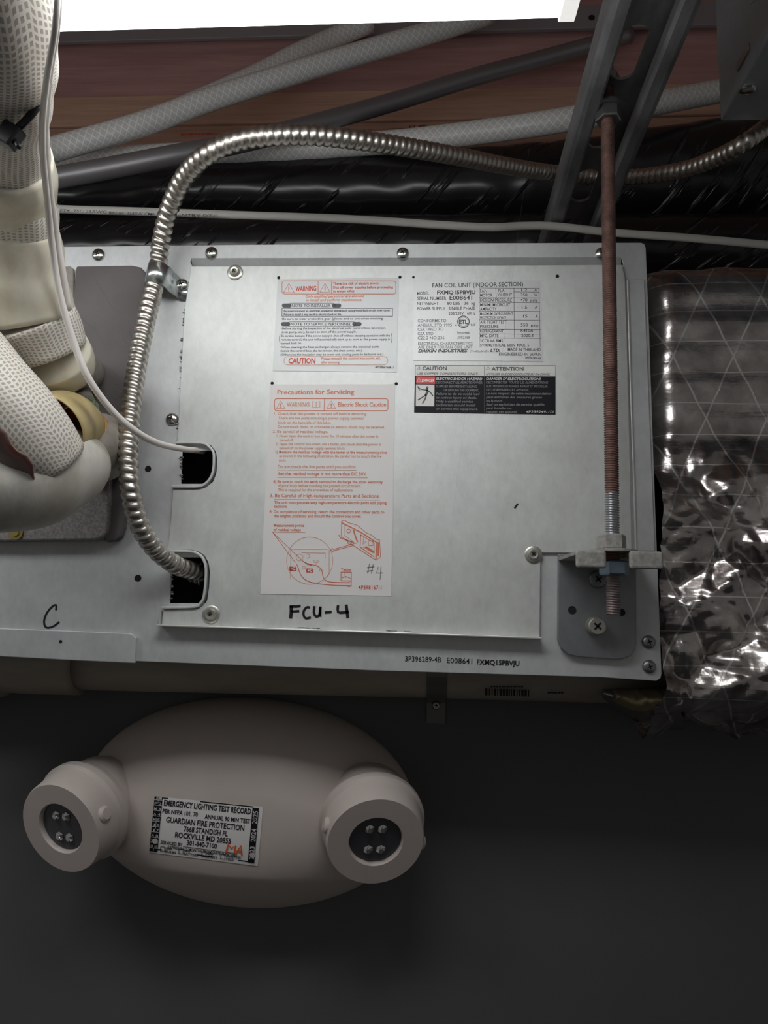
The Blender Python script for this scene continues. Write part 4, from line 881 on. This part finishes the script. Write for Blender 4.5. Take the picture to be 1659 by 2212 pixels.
tag(tube('flexible_duct', pp([(-60, 540, .235, .032), (300, 538, .24, .034), (700, 537, .245, .034), (1100, 536, .245, .034), (1500, 538, .245, .034), (1900, 540, .245, .036)]), 'jacket', None, .004, 64, rfun=wrin), 'lower black jacketed duct just behind the top of the unit', 'duct')
wc = tube('white_cable', pp([(60, 440, .05), (118, 451, .06), (300, 457, .075), (500, 464, .085), (750, 473, .085), (950, 486, .085), (1060, 491, .09), (1130, 488, .10), (1200, 489, .105), (1330, 503, .11), (1500, 515, .11), (1700, 533, .11)], .0024), 'romex', None, .006, 12, flat=1.5)
tag(wc, 'flat white sheathed cable stretched across in front of the black ducts', 'cable')
p = Print(.0645); p.text('234BW C(UL) FT4 75C', 150, 465, 330, 470, 6, 'ink_grey'); 
p = Print(.060-.0035); p.text('FT4  75C 23AWG', 130, 457, 230, 461, 6, 'ink_grey'); p.Y = .068; p.text('IHC 6C 234BW CMR', 235, 462, 335, 465.5, 6, 'ink_grey'); p.Y = .079; p.text('ENTRY DTC', 384, 467, 470, 469.5, 6, 'ink_grey'); p.build('cable_print', wc)

# ------------------------------------------------------------------ junction box, top right
jb = thing('junction_box', 'grey sheet steel electrical box cut off by the top right corner', 'box')
ZJ = .372; c0 = PZ(1556, 262, ZJ); jy = c0.y; jx = c0.x
bm = bmesh.new(); box(bm, jx, jx+.20, jy-.30, jy, ZJ, ZJ+.11); o = bmobj('box_body', bm, 'jbox', jb); bevel(o, .0015, 3)
s_ = PZ(1614, 193, ZJ); o = lathe('screw', [(.0055, 0), (.0055, .0008), (.0035, .0022), (0, .0024)], 'zinc', jb, 20, (s_.x, s_.y, ZJ), (0, 0, -1))
for yy, zz_ in ((jy-.07, ZJ+.055), (jy-.16, ZJ+.055)):
    lathe('knockout', [(.0165, 0), (.0165, .0006), (.0155, .0009), (.0148, .0003), (0, .0003)], 'jbox', jb, 32, (jx, yy, zz_), (-1, 0, 0))
boxobj('latch_tab', (jx-.0012, jx-.0002, jy-.055, jy-.035, ZJ+.012, ZJ+.018), 'zinc', jb, .0002)
for y_ in (jy-.25, jy-.05): tube('hanger_wire', [(jx+.1, y_, ZJ+.109, .003), (jx+.1, y_, .931, .003)], 'darkzinc', jb, .1, 8)

# ------------------------------------------------------------------ wrapped refrigerant pipes, left
def pw(lst): return [(*P(a, b, c), r*ppm(a, b, c)) for a, b, c, r in lst]      # radius given in pixels
def lump(s, th, r): return r*(1+.05*noise.noise(Vector((s*35, math.cos(th)*1.3, math.sin(th)*1.3)))+.02*math.sin(s*2*PI/.03+th))
p1 = thing('wrapped_pipe', 'upright refrigerant pipe wrapped in white scrim and cream tape, upper left', 'pipe')
Yp = -.095
route1 = [(-330, -200, -.290, 100), (-150, -195, -.285, 104), (-35, -110, -.275, 108), (4, 10, -.260, 110), (8, 120, -.236, 103), (0, 260, -.192, 95), (2, 330, -.168, 98), (18, 420, -.142, 93), (28, 500, -.124, 87), (45, 600, -.108, 86), (75, 690, -.094, 83), (112, 762, -.08, 74), (140, 800, -.062, 60)]
W1 = pw(route1)
def seg(name, i0, i1, m, dr, par): return tube(name, [(a, b, c, r+dr) for a, b, c, r in W1[i0:i1+1]], m, par, .003, 40, rfun=lump)
lab(seg('tape_wrap', 0, 6, 'scrim', .0, p1), 'white scrim tape'); lab(seg('tape_wrap', 6, 7, 'tape', .0010, p1), 'smooth cream tape'); lab(seg('tape_wrap', 7, 8, 'scrim', .0, p1), 'white scrim tape'); lab(seg('tape_wrap', 8, 10, 'tape', .001, p1), 'smooth cream tape'); lab(seg('tape_wrap', 10, 11, 'scrim', .0004, p1), 'white scrim tape'); lab(seg('tape_wrap', 11, 12, 'tape', .0014, p1), 'smooth cream tape')
lab(tube('insulation_end', [(*P(128, 785, -.068), .0160), (*P(158, 790, -.048), .0150), (*P(178, 800, -.024), .0135), (*P(184, 806, -.0112), .0130)], 'elbow', p1, .003, 28), 'taupe foam insulation end')
# zip tie
zt1 = thing('zip_tie', 'black nylon zip tie cinched round the upright wrapped pipe', 'zip tie')
V, Fc = [], []
ring_ = [(-104, 285, 0), (-80, 306, .6), (-40, 312, .9), (5, 302, 1.0), (40, 278, .95), (70, 246, .78), (92, 212, .45), (103, 186, .0), (95, 166, -.45), (60, 168, -.8), (0, 200, -1.0), (-60, 240, -.8), (-96, 268, -.4)]
n = len(ring_); RF = 104*ppm(0, 245, -.197)
for i, (a, b, fr_) in enumerate(ring_):
    yc = -.192 - (260-b)*.044/140; q0 = ring_[i-1]; q1 = ring_[(i+1) % n]; tx, ty = q1[0]-q0[0], q1[1]-q0[1]; l_ = math.hypot(tx, ty); nx, ny = -ty/l_*8, tx/l_*8
    Yb = yc - fr_*RF*1.5
    V += [tuple(P(a+nx, b+ny, Yb)), tuple(P(a-nx, b-ny, Yb))]
for i in range(n): k = (i+1) % n; Fc.append((2*i, 2*k, 2*k+1, 2*i+1))
o = pyobj('tie_band', V, Fc, 'ziptie', zt1, True); md = o.modifiers.new('smooth', 'SUBSURF'); md.levels = 2; md.render_levels = 2; md = o.modifiers.new('thick', 'SOLIDIFY'); md.thickness = .0011; md.offset = 0
hc = P(20, 292, -.2200)
bm = bmesh.new(); vs = box(bm, -.0044, .0044, -.003, .004, -.0050, .0050)
for v in vs: v.co = Matrix.Rotation(math.radians(30), 3, 'Y') @ v.co + hc
o = bmobj('tie_head', bm, 'ziptie', zt1); bevel(o, .001)
tube('tie_tail', [(*(hc+Vector((.003, 0, -.003))), .0013), (*(hc+Vector((.007, -.003, -.008))), .0010)], 'ziptie', zt1, .002, 8)

p2 = thing('wrapped_pipe', 'slanting refrigerant pipe in scrim tape with torn milky film, lower left', 'pipe')
tube('insulation_end', pp([(214, 968, -.0112, .0225), (211, 967, -.025, .0235), (203, 965, -.040, .0228), (186, 962, -.052, .0200), (165, 960, -.062, .016)]), 'elbow', p2, .002, 36)
tube('copper_ring', pp([(178, 945, -.052, .0195), (166, 944, -.060, .0190)]), 'copper', p2, .002, 36)
tube('film_cup', pp([(178, 1000, -.056, .018), (160, 1004, -.066, .0225), (125, 1012, -.080, .0268), (70, 1035, -.092, .0290), (0, 1050, -.10, .0275), (-130, 1040, -.11, .0265)]), 'wax', p2, .003, 44, rfun=lump)
cs = tube('film_collar', pp([(172, 925, -.060, .0170), (140, 915, -.078, .0200), (108, 930, -.092, .0215)]), 'collar', p2, .003, 40, cap=False, solid=.0008)
def torn(s, th, r): return r*(1+.03*noise.noise(Vector((s*40, math.cos(th)*2, math.sin(th)*2))))
sl = tube('scrim_sleeve', pp([(-260, 560, -.135, .025), (-150, 690, -.130, .0250), (-60, 800, -.124, .0250), (20, 890, -.116, .0245), (75, 955, -.106, .0235), (108, 1000, -.096, .0215)]), 'scrim2', p2, .003, 48, rfun=torn)
# torn tape on the underside of the sleeve, its shade put in the brown
sp_q = smoothpath(pp([(-260, 560, -.135, .025), (-150, 690, -.130, .0250), (-60, 800, -.124, .0250), (20, 890, -.116, .0245), (75, 955, -.106, .0235), (108, 1000, -.096, .0215)]), .0035)
V, Fc = [], []; NA = 22
for i, q_ in enumerate(sp_q):
    a = Vector(sp_q[max(0, i-1)][:3]); b = Vector(sp_q[min(len(sp_q)-1, i+1)][:3]); T_ = (b-a).normalized(); dn = Vector((-T_.z, 0, T_.x)); dn = dn if dn.z < 0 else -dn; dn.normalize(); fr = T_.cross(dn).normalized(); fr = fr if fr.y < 0 else -fr
    top = 1.50 + .20*noise.noise(Vector((i*.35, 2, 0))) + .10*noise.noise(Vector((i*1.3, 5, 0))) 
    for j in range(NA+1):
        th_ = -1.6 + (1.6+top)*j/NA; r_l = q_[3]*(1.06+.02*noise.noise(Vector((i*.3, j*.4, 0)))) + (.0018 if j == NA else 0)
        V.append(Vector(q_[:3]) + dn*math.cos(th_)*r_l + fr*math.sin(th_)*r_l)
for i in range(len(sp_q)-1):
    for j in range(NA): k = i*(NA+1)+j; Fc.append((k, k+1, k+NA+2, k+NA+1))
o = pyobj('torn_tape', V, Fc, 'shadetape', p2, True); md = o.modifiers.new('thick', 'SOLIDIFY'); md.thickness = .0006; md.offset = 1
lab(o, 'torn tape layer with shade in its brown grey colour')
# brass flare fitting behind
fl = thing('flare_fitting', 'small green stained brass pipe fitting beside the white cable', 'fitting')
tube('taper_sleeve', pp([(150, 800, -.030, .0110), (165, 850, -.030, .0100), (176, 890, -.030, .0090)]), 'foam', fl, .004, 24)
hexc = P(186, 884, -.034); lathe('flare_nut', [(.0075, -.006), (.0085, -.005), (.0085, .005), (.0070, .0065), (0, .0065)], 'verdigris', fl, 6, hexc, (.55, -.35, -.6), smooth=False)
tube('nut_collar', [(*P(178, 872, -.034), .0085), (*P(172, 862, -.034), .0088)], 'elbow', fl, .002, 20)
# thin white cable into the upper knockout
tag(tube('white_cable', pw([(128, -50, -.285, 6.5), (119, 60, -.280, 6.5), (101, 170, -.256, 6.5), (92, 260, -.222, 6.5), (93, 340, -.194, 6.5), (104, 450, -.162, 6.5), (114, 540, -.142, 7), (128, 630, -.128, 7), (158, 735, -.114, 7.5), (190, 815, -.104, 7.5), (240, 885, -.088, 7.5), (290, 930, -.072, 7.5), (340, 957, -.048, 7), (395, 970, -.018, 6.5), (425, 973, .000, 6.3), (440, 975, .015, 6)]), 'cable', None, .004, 14), 'thin white round cable curving down into the upper knockout', 'cable')
tag(tube('white_cable', pw([(135, -50, -.278, 5), (125, 60, -.272, 5), (107, 180, -.244, 5.5), (99, 300, -.196, 6), (107, 400, -.166, 6.5), (121, 500, -.140, 7), (136, 590, -.124, 7), (148, 670, -.110, 6.5)]), 'cable', None, .004, 12), 'second thin white cable strand hugging the upright wrapped pipe', 'cable')
